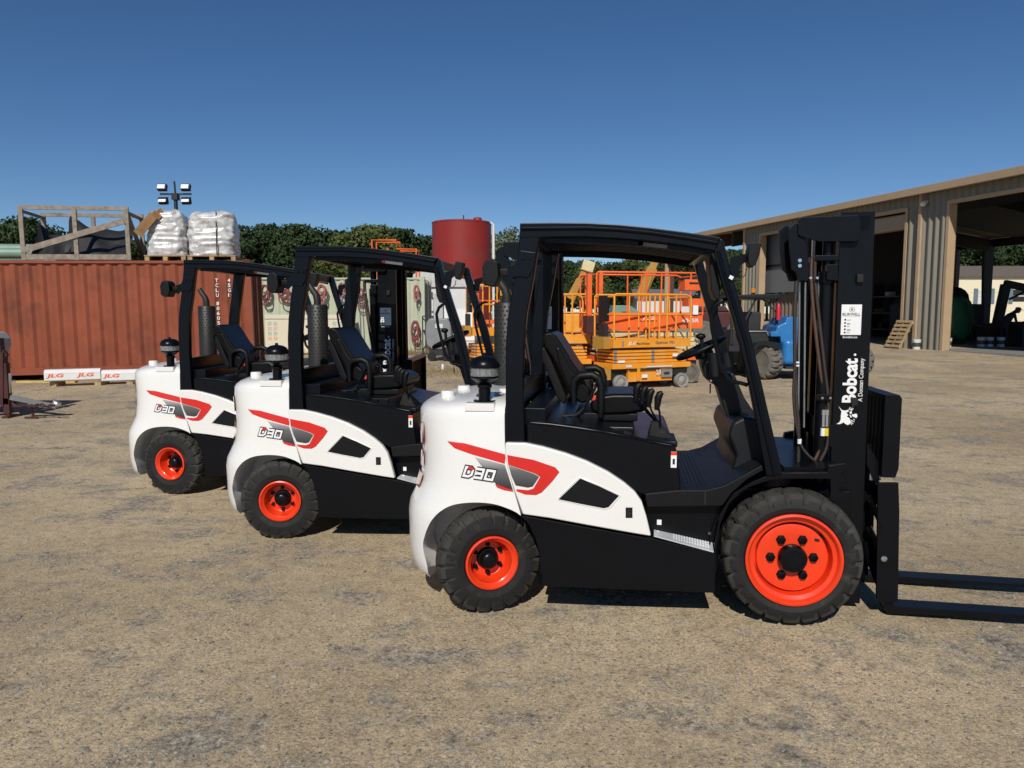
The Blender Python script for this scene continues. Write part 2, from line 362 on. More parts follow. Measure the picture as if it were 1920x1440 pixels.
def make_forklift():
    root = thing('forklift', 'placeholder', 'forklift')
    # --- body
    cw = make_counterweight(root)
    for pxs, mat_ in (([(836, 829), (870, 832), (948, 853), (946, 870), (886, 853), (850, 841)], red), ([(890, 858), (946, 872), (954, 895), (962, 919), (955, 917), (930, 908), (925, 897)], gfade), ([(928, 908), (960, 916), (963, 922), (945, 919), (932, 914)], red)):
        d = MB().mat(mat_); decal(d, tr(pxs, -.6)); d.build('stripe_decal', None, cw)
    # D30 badge: sheared block letters, white on a black outline, red corner on the D
    b = MB(); o = P(866, 894, -.6); wdt = .185; hgt = .062
    def G(a, c_, lift): 
        x = o.x + a * wdt / 3.3 + c_ * hgt * .32; z = o.z + c_ * hgt - a * .0065
        return (x, -cwy(x, z) - lift, z)
    Ls = [([(.12, .12), (.12, .88), (.62, .88), (.86, .7), (.86, .3), (.62, .12)], True), ([(1.16, .88), (1.88, .88), (1.88, .12), (1.16, .12)], False), ([(1.35, .5), (1.88, .5)], False), ([(2.24, .12), (2.24, .88), (2.96, .88), (2.96, .12)], True)]
    b.mat(ink)
    for pts, cl in Ls: ribbon(b, pts, .42, cl, lambda a, c_: G(a, c_, .004))
    b.mat(sticker)
    for pts, cl in Ls: ribbon(b, pts, .21, cl, lambda a, c_: G(a, c_, .006))
    b.mat(red); ribbon(b, [(.30, .88), (.62, .88), (.84, .72)], .22, False, lambda a, c_: G(a, c_, .0075))
    b.build('model_badge', None, cw)
    # caps, pads on the counterweight
    for u, v, y, r_ in ((840, 760, -.30, .040), (870, 746, .02, .040)):
        p = P(u, v, y); c_ = MB(); c_.lathe([(r_ * 1.02, -.03), (r_, .022), (r_ * .93, .030), (.0001, .031)], (p.x, y, 1.196), (0, 0, 1), 28); c_.build('lifting_cap', white, cw, ang=40)
    for sgn in (-1, 1):
        tl = MB().mat(redlamp); 
        for z0, z1 in ((.93, 1.05), (.80, .89), (.68, .76)):
            ring0 = []
            for z in (z0, z1):
                xr, w = cwpar(z)
                for y in (.455, .39, .28): 
                    k = (y / w); xx = (xr + RC) - RC * max(0, 1 - k ** NEXP) ** (1 / NEXP); ring0.append((xx - .012, y * sgn, z))
            tl.add(ring0, [(0, 1, 4, 3), (1, 2, 5, 4)])
        tl.build('tail_lamp', None, cw)
    pad = MB(); p0 = P(878, 770, -.47); pad.bx(p0.x - .0, p0.x + .165, -.568, -.40, 1.142, 1.186); pad.build('cleaner_pad', white, cw, bevel=.004)
    pad = MB(); pad.bx(.04, .12, -.14, .12, 1.16, 1.225); pad.build('rear_cover', white, cw, bevel=.006)
    # air pre-cleaner
    cx, cy = .012, -.47; pc = MB(); pc.lathe([(.062, 1.184), (.062, 1.194), (.034, 1.192), (.034, 1.262), (.040, 1.266), (.040, 1.28), (.03, 1.284), (.052, 1.30), (.078, 1.318), (.078, 1.326), (.0001, 1.326)], (cx, cy, 0), (0, 0, 1), 32)
    pre = pc.build('air_precleaner', black, root, ang=35)
    MB().lathe([(.070, 1.326), (.080, 1.330), (.080, 1.378), (.076, 1.378), (.076, 1.332), (.0001, 1.332)], (cx, cy, 0), (0, 0, 1), 36).build('clear_bowl', bowl, pre)
    v_ = MB()
    for k in range(8):
        a = k * math.pi / 4; v_.lathe([(.015, 1.334), (.015, 1.372)], (cx + .045 * math.cos(a), cy + .045 * math.sin(a), 0), (0, 0, 1), 8)
    v_.lathe([(.03, 1.334), (.03, 1.376)], (cx, cy, 0), (0, 0, 1), 12); v_.build('swirl_vanes', silver, pre)
    MB().lathe([(.085, 1.376), (.087, 1.384), (.083, 1.402), (.070, 1.422), (.045, 1.436), (.012, 1.442), (.010, 1.456), (.0001, 1.457)], (cx, cy, 0), (0, 0, 1), 40).build('dome_cap', black, pre, ang=30)
    # side panels (white), both sides
    pan = tr([(947, 830), (985, 831), (1018, 838), (1060, 850), (1100, 865), (1140, 885), (1170, 905), (1190, 922), (1203, 940), (1212, 968), (1221, 1006), (1190, 1001), (1100, 985), (1030, 972), (980, 965), (966, 926), (953, 886), (946.5, 855)], -.61)
    win = tr([(1047.3, 936), (1088, 897), (1124, 912), (1160.7, 929.5), (1141, 951), (1132, 953), (1085, 944)], -.61)
    for sg in (-1, 1):
        m = MB(); m.prism(pan, sg * .61, sg * .565); po = m.build('side_panel', white, root, bevel=.010, seg=3)
        fr = MB(); cxw = sum(a for a, b_ in win) / len(win); czw = sum(b_ for a, b_ in win) / len(win)
        big = [(cxw + (a - cxw) * 1.10, czw + (b_ - czw) * 1.14) for a, b_ in win]
        n_ = len(win); fr.add([(a, sg * .6108, b_) for a, b_ in big] + [(a, sg * .6135, b_) for a, b_ in [(cxw + (a - cxw) * 1.05, czw + (b_ - czw) * 1.07) for a, b_ in win]] + [(a, sg * .606, b_) for a, b_ in win], [(i, (i + 1) % n_, n_ + (i + 1) % n_, n_ + i) for i in range(n_)] + [(n_ + i, n_ + (i + 1) % n_, 2 * n_ + (i + 1) % n_, 2 * n_ + i) for i in range(n_)])
        fr.build('vent_surround', white, po)
        w_ = MB(); w_.prism(win, sg * .6112, sg * .600); w_.build('vent_panel', plastic, po)
        for pxs, mat_ in (([(951, 853), (1000, 862), (1041, 876), (1049, 885), (1036, 902), (1016, 923), (1005, 928), (985, 927), (969, 921), (968, 917), (990, 919), (1000, 916), (1013, 894), (1004, 888), (953, 871)], red), ([(953.5, 872), (1003, 889), (1011, 894), (999, 912), (990, 914), (967, 910), (959, 892)], gfade)):
            q = tr(pxs, -.61); d = MB().mat(mat_); d.prism(q, sg * .6125, sg * .611); d.build('stripe_decal', None, po)
        s_ = MB().mat(dgrey); q = tr([(1173, 951.5), (1186, 951.5), (1186, 971), (1173, 971)], -.61); s_.prism(q, sg * .6118, sg * .6105)
        s_.mat(ink); a, c_ = q[0][0], q[0][1]; s_.prism([(a + .008, c_ - .042), (a + .026, c_ - .042), (a + .026, c_ - .024), (a + .008, c_ - .024)], sg * .6126, sg * .6115); s_.prism([(a + .014, c_ - .022), (a + .020, c_ - .022), (a + .020, c_ - .008), (a + .014, c_ - .008)], sg * .6126, sg * .6115)
        s_.build('fuel_sticker', None, po)
        low = tr([(979, 967), (1030, 976), (1100, 989), (1190, 1005), (1221, 1010), (1280, 1023), (1341, 1038), (1341, 1112), (1180, 1106), (1017, 1099), (1016, 1070), (1012, 1040), (1004, 1010), (992, 985)], -.60)
        lo = MB().prism(low, sg * .60, sg * .56).build('lower_side_plate', black, root, bevel=.004)
    # chassis behind the plates
    ch = MB(); ch.bx(.33, .90, -.54, .54, .24, .62); ch.bx(.88, 1.30, -.44, .44, .26, .60); ch.bx(-.30, .36, -.27, .27, .25, .95); ch.bx(.10, .30, -.50, .50, .60, .98); ch.bx(1.2, 2.0, -.36, .36, .33, .72); ch.build('chassis', black, root, bevel=.01)
    ax = MB(); ax.cyl((0.03, -.46, .296), (.03, .46, .296), .05, 12); ax.bx(-.04, .10, -.36, .36, .26, .40); ax.cyl((WX, -.5, WZ), (WX, .5, WZ), .09, 16); ax.build('axles', black, root)
    # hood / seat deck
    hood = tr([(986, 796), (992, 789), (1030, 792), (1090, 800), (1150, 810), (1210, 823), (1248, 830), (1262, 832), (1268, 843), (1273, 880), (1277, 921), (1215, 932), (1190, 922), (1158, 900), (1112, 876), (1055, 858), (1000, 846), (988, 843)], -.565)
    ho = MB().prism(hood, -.565, .565).build('engine_hood', black, root, bevel=.016, seg=3)
    inr = tr([(993, 797), (1030, 799), (1150, 817), (1245, 838), (1258, 846), (1265, 912), (1216, 917), (1200, 897), (1120, 850), (1055, 833), (994, 821)], -.565)
    st = MB(); q = P(1265, 846, -.565); st.mat(sticker).box((q.x - .004, -.5685, q.z - .045), (.030, .003, .085)); st.mat(orange).box((q.x - .004, -.5695, q.z - .012), (.030, .003, .018)); st.mat(ink).box((q.x - .004, -.5695, q.z - .055), (.012, .003, .03)); st.build('warning_sticker', None, ho)
    hl = MB(); hl.bx(.36, .84, -.42, .42, 1.0, 1.052); hl.build('deck_cover', black, ho, bevel=.012)
    rb = MB(); a = P(992, 797, -.565); b2 = P(1262, 838, -.565); L_ = [P(u, v, -.565) for u, v in ((994, 793.5), (1060, 800.5), (1130, 810.5), (1200, 824), (1258, 837))]
    rb.tube([(p.x, -.567, p.z) for p in L_], .005, 6); rb.build('edge_trim', satin, ho)
    # front floor, step, cowl
    fl = tr([(1209, 926), (1275, 919), (1324, 919), (1357, 911), (1390, 893), (1429, 872), (1432, 882), (1400, 900), (1372, 925), (1355, 949), (1300, 950), (1213, 951)], -.58)
    MB().prism(fl, -.58, .58).build('floor', plastic, root, bevel=.008)
    mt = MB()
    z_f = P(1300, 920, -.56).z + .004; mt.bx(1.10, 1.38, -.50, .50, z_f - .01, z_f + .006)
    for i in range(12): mt.bx(1.11 + i * .022, 1.118 + i * .022, -.46, .46, z_f + .006, z_f + .010)
    mt.build('floor_mat', plastic, root)
    sb = tr([(1210, 949), (1354, 949), (1352, 975), (1341, 1012), (1338, 1040), (1225, 1030)], -.50)
    for sg in (-1, 1):
        s0 = MB().prism(sb, sg * .50, sg * .46).build('step_well', black, root)
        tp = MB(); A = P(1226, 1004, -.598); B = P(1338, 1034, -.598); C_ = P(1336, 1006, -.50); D_ = P(1226, 1000, -.50); C_.z = B.z + .018; D_.z = A.z + .004
        pts4 = [A, B, C_, D_]; tp.add([(p.x, p.y * -sg, p.z) for p in pts4] + [(p.x, p.y * -sg, p.z - .006) for p in pts4], [(0, 1, 2, 3), (7, 6, 5, 4), (0, 4, 5, 1), (1, 5, 6, 2), (2, 6, 7, 3), (3, 7, 4, 0)])
        for i in range(14):
            for j in range(3):
                k = .34 + i * .045; p = A.lerp(B, k).lerp(D_.lerp(C_, k), .35 + .25 * j); tp.lathe([(.0055, 0), (.004, .007), (.0001, .007)], (p.x, p.y * -sg, p.z), (0, 0, 1), 6)
        tp.build('step_tread', steptr, root)
        bt = MB()
        for u, v in ((1233, 1000), (1331, 1003)): p = P(u, v - 4, -.50); bt.cyl((p.x, sg * .50, p.z), (p.x, sg * .515, p.z), .010, 8)
        bt.build('step_bolt', chrome, root)
        lab = MB(); p = P(1236, 979, -.50); lab.box((p.x, sg * .502, p.z), (.024, .003, .028)); lab.build('small_label', sticker, root)
        # front wing over the wheel and mast bracket
        out = tr([(1337, 1042), (1341, 1006), (1350, 962), (1374, 924), (1410, 903), (1440, 891), (1470, 886), (1550, 885), (1553, 873), (1584, 868), (1591, 875), (1575, 888), (1571, 918), (1588, 926), (1588, 936), (1557, 937), (1556, 897), (1500, 897), (1462, 897), (1440, 900), (1395, 916), (1366, 945), (1350, 982), (1341, 1040)], -.55)
        MB().prism(out, sg * .56, sg * .52).build('wing_edge', black, root, bevel=.003)
        ang = [R(178 - i * 9.5) for i in range(11)]; wi = MB(); r1 = .425; r2 = .418; vs = []
        for a in ang:
            for rr, yy in ((r1, .54), (r1, .26), (r2, .26), (r2, .54)): vs.append((WX + rr * math.cos(a), sg * yy, WZ + rr * math.sin(a) + .01))
        wi.add(vs, [(i * 4 + j, i * 4 + (j + 1) % 4, i * 4 + 4 + (j + 1) % 4, i * 4 + 4 + j) for i in range(10) for j in range(4)]); wi.build('wheel_arch_liner', black, root)
    cowl = tr([(1372, 905), (1385, 860), (1370, 822), (1378, 797), (1400, 786), (1425, 790), (1452, 850), (1468, 890), (1440, 897)], -.45)
    MB().prism(cowl, -.36, .40).build('front_cowl', dgrey, root, bevel=.02, seg=3)
    # --- overhead guard
    Y0, Y1 = .585, .525
    pil = tr([(975, 421), (1013, 443), (1007, 477), (999, 530), (988, 587), (983, 640), (981, 713), (982, 760), (984, 829), (947.5, 829), (947.5, 650), (951, 600), (957, 560), (966, 500), (973, 447)], -.585)
    front = tr([(1338, 468), (1352, 446), (1357, 452), (1371, 508), (1388, 566), (1411, 640), (1438, 760), (1468, 889), (1437, 893), (1422, 810), (1405, 720), (1385, 640), (1363, 560), (1347, 505)], -.575)
    top = tr([(975, 418.5), (1040, 417.5), (1100, 418), (1160, 421), (1220, 427), (1290, 436), (1352, 445), (1340, 470), (1290, 461), (1220, 452), (1160, 447), (1100, 444), (1040, 444), (974, 446)], -.585)
    for sg in (1, -1):
        g0 = MB().prism(pil, sg * Y0, sg * Y1).build('rear_pillar', satin, root, bevel=.010, seg=3)
        g1 = MB().prism(front, sg * .575, sg * .515).build('front_pillar', satin, root, bevel=.008, seg=2)
        L_ = [P(u, v, -.575) for u, v in ((1347, 470), (1356, 508), (1376, 570), (1398, 640), (1424, 760), (1453, 889))]
        MB().tube([(p.x, sg * .577, p.z) for p in L_], .010, 8).build('pillar_rib', satin, g1)
    gd = MB()
    for sg in (-1, 1):
        gd.prism(top, sg * .588, sg * .53)
        L_ = [P(u, v, -.585) for u, v in ((978, 428), (1100, 427), (1160, 430), (1220, 436), (1290, 446), (1346, 455))]; gd.tube([(p.x, sg * .589, p.z) for p in L_], .013, 8)
    tz = P(1352, 445, -.58); tb = P(976, 420, -.58)
    gd.bx(tz.x - .075, tz.x - .01, -.55, .55, tz.z - .075, tz.z - .010); gd.bx(tb.x, tb.x + .06, -.55, .55, tb.z - .075, tb.z - .01)
    roof = gd.build('roof_frame', satin, root, bevel=.008)
    gr = MB(); tp_ = [P(u, v, -.585) for u, v in ((1020, 440), (1100, 441), (1160, 444), (1220, 449), (1290, 458), (1336, 466))]
    def roofz(x):
        for a, b2 in zip(tp_, tp_[1:]):
            if x <= b2.x: return a.z + (b2.z - a.z) * (x - a.x) / (b2.x - a.x)
        return tp_[-1].z
    for i in range(11):
        y = -.50 + i * .10
        gr.tube([(p.x - (.1 if k == 0 else 0), y, p.z + .012) for k, p in enumerate(tp_)], .012, 6)
    gr.build('roof_bars', satin, roof)
    pl = MB(); pl.add([(p.x, y, p.z + .034) for p in tp_ for y in (-.53, .53)], [(i * 2, i * 2 + 1, i * 2 + 3, i * 2 + 2) for i in range(len(tp_) - 1)]); pl.build('roof_sheet', satin, roof)
    wl = MB(); a = P(1198, 457, -.53); b9 = P(1251, 463, -.53); wl.mat(sticker).bar((a.x, -.534, a.z), (b9.x, -.534, b9.z), .006, .018); wl.mat(orange).bar((a.x - .004, -.536, a.z), (a.x + .022, -.536, a.z - .001), .006, .019)
    for y in (-.532, .524):
        sbm = MB(); sbm.add([q for p in tp_ for q in ((p.x, y, p.z + .02), (p.x, y, p.z - .036), (p.x, y + .008, p.z - .036), (p.x, y + .008, p.z + .02))], [(i * 4 + j, i * 4 + (j + 1) % 4, i * 4 + 4 + (j + 1) % 4, i * 4 + 4 + j) for i in range(len(tp_) - 1) for j in range(4)])
        sbm.build('roof_side_flange', satin, roof); wl.build('roof_label', None, roof)
    rr_ = MB(); rr_.bx(.155, .22, -.525, .525, 1.14, 1.265); rr_.bx(.24, .36, -.525, .525, 1.06, 1.16); rr_.build('rear_crossbar', satin, root, bevel=.006)
    # bracket plates, bolts, working lamps
    for sg in (-1, 1):
        if sg < 0:
            q = tr([(976, 470), (1004, 474), (999, 505), (990, 520), (975, 518), (962, 520), (955, 528), (945, 524), (938, 505), (950, 500), (965, 495)], -.59)
            bp = MB().prism(q, sg * .595, sg * .583).build('lamp_bracket', satin, root, bevel=.002)
            for u, v in ((980, 483), (994, 483)): p = P(u, v, -.595); MB().cyl((p.x, sg * .594, p.z), (p.x, sg * .603, p.z), .010, 6).build('bolt', black, bp)
            lamp = MB(); c_ = P(926, 511, -.60)
            lamp.prism([(-.045, -.055), (-.052, .02), (-.035, .062), (.0, .072), (.028, .05), (.035, -.02), (.015, -.072), (-.02, -.075)], sg * .66, sg * .53, lambda a, y, b_: (c_.x + a, y, c_.z + b_)); lamp.bx(c_.x + .03, c_.x + .075, sg * .60, sg * .585, c_.z - .02, c_.z + .02)
            lo = lamp.build('rear_work_lamp', plastic, bp, bevel=.006); MB().box((c_.x - .050, sg * .595, c_.z - .005), (.006, .10, .09)).build('lens', dgrey, lo)
        q = tr([(1370, 483), (1397, 476), (1400, 490), (1388, 498), (1384, 520), (1376, 522), (1368, 506)], -.58)
        bp = MB().prism(q, sg * .585, sg * .575).build('lamp_bracket', satin, root)
        lamp = MB(); q = tr([(1404, 457), (1412, 455.5), (1424, 459), (1421, 478), (1414, 496), (1408, 503), (1402, 500), (1399, 490), (1400, 470)], -.585); lamp.prism(q, sg * .645, sg * .535)
        lo = lamp.build('front_work_lamp', plastic, bp, bevel=.006); 
        wr = MB(); k = [P(u, v, -.59) for u, v in ((1400, 503), (1397, 516), (1388, 524), (1374, 523))]; wr.tube([(p.x, sg * .59, p.z) for p in k], .003, 5); wr.build('lamp_wire', hosem, bp)
    dot = MB(); p = P(1370.5, 520.5, -.58); dot.box((p.x, -.590, p.z), (.020, .004, .018), Matrix.Rotation(.5, 3, 'Y')); dot.build('inspection_label', sticker, g1)
    # rear-view mirror (inside) and grab rails
    mi = MB(); q = tr([(1326, 480), (1331, 478), (1340, 500), (1347, 540), (1345, 562), (1337, 562), (1330, 545), (1327, 510)], -.40); mi.prism(q, -.50, -.33); mi.build('rear_view_mirror', plastic, root, bevel=.01)
    def rail(pxs, y, r_=.013): return [Vector((p.x, y, p.z)) for p in (P(u, v, y) for u, v in pxs)]
    for y in (-.50, .44):
        gb = MB(); gb.tube(rail([(1365, 560), (1355, 563), (1340, 574), (1333, 590), (1336, 620), (1345, 660), (1352, 692), (1370, 715), (1388, 718), (1402, 722)], y), .011, 8); gb.build('grab_rail', black, root)
    # --- steering column, wheel, cup holders
    colm = tr([(1313, 672), (1322, 668), (1340, 690), (1352, 700), (1376, 700), (1395, 745), (1432, 800), (1440, 893), (1412, 893), (1388, 838), (1371, 802), (1356, 764), (1344, 724), (1330, 716), (1322, 708), (1316, 690)], -.10)
    sc_ = MB().prism(colm, -.12, .06).build('steering_column', dgrey, root, bevel=.012)
    cen = P(1315, 653, -.03); nrm = Vector((-.42, 0, .907)); tx = Vector((0, 1, 0)); ty = nrm.cross(tx)
    sw = MB(); rw = .142; sw.tube([cen + tx * rw * math.cos(k * math.pi / 18) + ty * rw * math.sin(k * math.pi / 18) for k in range(36)], .016, 10, closed=True)
    for a in (0, 2.09, 4.19): sw.bar(cen - nrm * .03, cen + (tx * math.cos(a) + ty * math.sin(a)) * rw, .03, .014)
    sw.lathe([(.055, -.05), (.05, .0), (.03, .012), (.0001, .014)], cen, nrm, 20); sw.cyl(cen - nrm * .2, cen - nrm * .03, .032, 14)
    swo = sw.build('steering_wheel', plastic, root, ang=40)
    kb = MB(); kp = cen + ty * (-.06) + tx * (-.10) ; kp = P(1317, 640, -.16); kb.cyl(kp - Vector((0, 0, .045)), kp + Vector((-.005, 0, .02)), .011, 10); kb.sphere(kp + Vector((-.010, 0, .028)), .026, 14, (1.1, 1, .7)); kb.build('steering_knob', plastic, swo)
    for q, yy, r_, nm in (((1339, 662, 1342, 705), -.22, .036, 0), ((1364, 660, 1366, 688), -.34, .034, 0)):
        a = P(q[0], q[1], yy); b2 = P(q[2], q[3], yy); cu = MB(); ax_ = (a - b2); hh = ax_.length; cu.lathe([(.0001, 0), (r_ * .9, 0), (r_, hh), (r_ - .004, hh), (r_ * .86, .008), (.0001, .008)], b2, ax_, 24); cu.build('cup_holder', dgrey, sc_, ang=40)
    MB().bx(P(1345, 680, -.2).x, P(1375, 680, -.2).x, -.36, -.02, 1.37, 1.40).build('cup_bracket', black, sc_)
    kn = P(1332, 713, -.13); k_ = MB(); k_.lathe([(.012, 0), (.012, .02), (.006, .03), (.0001, .03)], kn, (0, -1, 0), 12); k_.build('tilt_knob', chrome, sc_)
    kk = MB(); kk.cyl(kn + Vector((0, 0, -.02)), kn + Vector((0, 0, -.075)), .004, 6); kk.build('key_lanyard', black, sc_)
    pb = MB().prism(tr([(1338, 893), (1348, 876), (1362, 862), (1376, 856), (1392, 854), (1400, 874), (1396, 897)], -.10), -.14, .26).build('pedal_box', plastic, root, bevel=.02)
    for u in (1322,):
        p = P(u, 934, -.58); MB().bx(p.x - .003, p.x + .003, -.582, -.579, p.z - .035, p.z + .045).build('floor_seam', ink, root)
    ht = MB(); q9 = P(1160, 822, -.2); ht.bx(q9.x - .05, q9.x + .03, -.50, -.46, 1.03, 1.045); ht.build('hood_latch', black, root)
    for u, v in ((1020, 806), (1205, 838)): p = P(u, v, -.565); MB().cyl((p.x, -.564, p.z), (p.x, -.571, p.z), .008, 8).build('bolt', black, ho)
    pd = MB()
    for y, L2 in ((-.22, .10), (.10, .12), (.22, .08)): pd.box((1.44, y, .90), (.02, L2, .07), Matrix.Rotation(-.5, 3, 'Y')); pd.cyl((1.44, y, .90), (1.53, y, 1.0), .010, 6)
    pd.build('pedals', rubber, root)
    # --- seat
    se = MB(); q = tr([(1018, 631), (1022, 625), (1032, 623), (1044, 630), (1060, 655), (1076, 682), (1090, 700), (1100, 722), (1104, 745), (1094, 752), (1078, 752), (1066, 735), (1056, 712), (1046, 688), (1036, 668), (1024, 650)], -.22)
    se.prism(q, -.24, .24); bk = se.build('seat_back', vinyl, root, bevel=.028, seg=4, ang=60)
    for sg in (-1, 1):
        bo = MB(); q2 = tr([(1040, 652), (1050, 648), (1070, 690), (1092, 715), (1108, 728), (1106, 752), (1090, 757), (1072, 742), (1058, 712), (1046, 680)], -.22); bo.prism(q2, sg * .245, sg * .17); bo.build('seat_bolster', vinyl, bk, bevel=.022, seg=3, ang=60)
    sh = MB(); q = tr([(1015, 655), (1020, 650), (1032, 672), (1050, 715), (1062, 745), (1058, 760), (1044, 745), (1028, 705), (1016, 672)], -.2); sh.prism(q, -.20, .20); sh.build('seat_shell', plastic, bk, bevel=.01)
    cu = MB(); q = tr([(1106, 755), (1118, 742), (1150, 738), (1185, 738), (1208, 746), (1216, 760), (1208, 772), (1170, 776), (1125, 777), (1108, 770)], -.22); cu.prism(q, -.24, .24); cu.build('seat_cushion', vinyl, root, bevel=.028, seg=4, ang=60)
    bs = MB(); bs.bx(.50, .86, -.22, .22, 1.055, 1.10); bs.build('seat_base', plastic, root, bevel=.008)
    for sg in (-1, 1):
        ar = MB(); pp = rail([(1076, 757), (1075, 728), (1077, 713), (1088, 704), (1110, 703), (1122, 709), (1127, 722), (1127, 757), (1126, 782)], -.27); pp = [(p.x, sg * .275, p.z) for p in pp]; ar.tube(pp, [.016, .020, .023, .024, .024, .023, .022, .022, .013], 12); ar.build('armrest', plastic, root, ang=60)
    be = MB(); be.tube([(p.x, -.25, p.z) for p in (P(u, v, -.25) for u, v in ((1120, 718), (1108, 745), (1095, 765), (1080, 778), (1050, 780)))], .007, 6); be.bar(P(1096, 760, -.25), P(1118, 722, -.25), .045, .004); be.build('seat_belt', dgrey, root)
    MB().box(P(1112, 746, -.22), (.035, .03, .03)).build('belt_buckle', redbuckle, root, bevel=.004)
    # --- hydraulic levers and boot
    bo = MB(); p = P(1237, 788, -.36)
    for i in range(6): k = 1 - i * .11; bo.box((p.x - .004 * i + .0, -.33, .998 + i * .0135), (.12 * k, .17 * k, .009)); bo.box((p.x - .004 * i, -.33, 1.0045 + i * .0135), (.12 * k - .015, .17 * k - .015, .007))
    bt = bo.build('lever_boot', rubber, root)
    cons = MB(); cons.bx(p.x - .17, p.x + .09, -.50, -.22, .955, .995); cons.build('lever_console', plastic, root, bevel=.012)
    for i, (u, v) in enumerate(((1196, 724), (1208, 730), (1220, 735), (1236, 740))):
        y = -.25 - i * .05; p2 = P(u, v, y); lv = MB(); base = Vector((p.x - .015 + i * .006, y, 1.06)); mid = Vector((p2.x + .004, y, p2.z - .10))
        lv.tube([base, mid, Vector((p2.x - .005, y, p2.z - .06))], .006, 6); lo = lv.build('lever', black, root)
        h_ = MB(); top_ = p2 + Vector((.02, 0, 0)) ; h_.tube([Vector((p2.x - .012, y, p2.z - .085)), Vector((p2.x - .008, y, p2.z - .05)), Vector((p2.x - .006, y, p2.z - .02)), Vector((p2.x + .004, y, p2.z + .005)), Vector((p2.x + .018, y, p2.z + .014))], [.013, .018, .021, .020, .011], 10); h_.build('lever_handle', plastic, lo, ang=60)
    # --- exhaust: perforated guard on the far side
    ex = MB(); EX, EY, ER = .012, .335, .084; ex.lathe([(ER - .01, 1.17), (ER, 1.18), (ER, 1.735), (ER - .008, 1.745), (.0001, 1.747)], (EX, EY, 0), (0, 0, 1), 32); exo = ex.build('exhaust_silencer', muff, root, ang=40)
    hole = MB()
    for j in range(20):
        for k in range(18):
            a = (k + .5 * (j % 2)) * math.pi / 9; c_ = Vector((EX + (ER + .001) * math.cos(a), EY + (ER + .001) * math.sin(a), 1.20 + j * .0272)); t1 = Vector((-math.sin(a), math.cos(a), 0)); u1 = Vector((0, 0, 1)); hole.add([c_ + t1 * .0085 * math.cos(b2) + u1 * .0075 * math.sin(b2) for b2 in [m_ * math.pi / 3 for m_ in range(6)]], [range(6)])
    hole.build('guard_holes', ink, exo)
    MB().tube([(EX, EY, 1.74), (EX, EY, 1.79), (EX - .012, EY, 1.83), (EX - .045, EY, 1.875), (EX - .07, EY, 1.92)], [.030, .030, .028, .026, .022], 14).build('exhaust_pipe', muff, exo, ang=60)
    # --- wheels
    make_wheel(root, 'front_wheel', (WX, -.495, WZ), .353, .225, .238, False, -1)
    make_wheel(root, 'front_wheel', (WX, .495, WZ), .353, .225, .238, False, 1)
    rw1 = make_wheel(root, 'rear_wheel', (.032, -.490, .294), .294, .17, .146, True, -1)
    rw2 = make_wheel(root, 'rear_wheel', (.032, .490, .294), .294, .17, .146, True, 1)
    # --- mast
    mast = MB(); xA, xB = 1.905, 2.085; zt = 2.212; zb = .075
    for sg in (-1, 1):
        y = sg * .30
        mast.prism([(xA, zb), (xB + .004, zb), (xB - .008, zt), (xA, zt)], y, y - sg * .022)
        mast.bx(xA, xA + .018, y - sg * .022, y - sg * .075, zb, zt); mast.bx(xB - .026, xB - .012, y - sg * .022, y - sg * .07, zb, zt)
    mast.bx(xA, xB - .03, -.30, .30, zt - .10, zt - .02); mast.bx(xA - .02, xB - .06, -.30, .30, .22, .30); mast.bx(xA - .012, xA + .006, -.30, .30, .95, 1.07)
    mo = mast.build('mast_outer_rails', black, root, bevel=.003)
    inn = MB()
    for sg in (-1, 1):
        y = sg * .215; inn.bx(xA + .03, xB - .03, y, y - sg * .016, zb + .03, zt - .015); inn.bx(xA + .03, xA + .048, y - sg * .0, y - sg * .06, zb + .03, zt - .015); inn.bx(xB - .05, xB - .035, y, y - sg * .06, zb + .03, zt - .015)
    for z in (2.13, 1.2, .18): inn.bx(xA + .04, xB - .06, -.21, .21, z - .04, z + .04)
    inn.build('mast_inner_rails', black, root, bevel=.003)
    cy_ = MB()
    for y in (-.245, .245):
        cy_.cyl((xA - .045, y, .28), (xA - .045, y, 1.86), .036, 18); cy_.cyl((xA - .045, y, 1.84), (xA - .045, y, 1.90), .043, 18); cy_.cyl((xA - .045, y, 1.9), (xA - .045, y, 2.14), .028, 14)
    cy_.cyl((2.0, 0, .2), (2.0, 0, 1.35), .045, 16)
    cy_.build('lift_cylinders', black, root, ang=50)
    plq = tr([(1501, 407), (1607, 403.5), (1612, 406), (1614, 412), (1614, 441), (1612, 449), (1605, 453), (1535, 453), (1500, 443), (1496, 439), (1496, 412)], -.335)
    MB().prism(plq, -.340, -.328).build('mast_cover_plate', black, root, bevel=.004)
    for z in (1.86, 1.22): MB().box((xB - .075, -.312, z - (.02 if z < 1.5 else .0)), (.034, .026, .045)).build('rail_stop', rubber, mo, bevel=.006)
    ub = MB(); q = tr([(1474, 431), (1486, 420), (1494, 424), (1500, 447), (1508, 460), (1512, 505), (1510, 527), (1493, 527), (1488, 512), (1480, 505), (1476, 470)], -.26); ub.prism(q, -.325, -.30); ub.prism([(a - .03, b_) for a, b_ in q], -.22, -.20)
    q = tr([(1549, 496), (1570, 496), (1570, 527), (1549, 525)], -.30); ub.prism(q, -.318, -.19); ub.bx(xA - .12, xA, -.30, .30, 1.955, 1.985)
    ub.build('hose_bracket', black, root, bevel=.004)
    for u, v in ((1499, 488.5), (1499, 498.5)): p = P(u, v, -.325); MB().cyl((p.x, -.325, p.z), (p.x, -.335, p.z), .010, 10).build('bolt', chrome, mo)
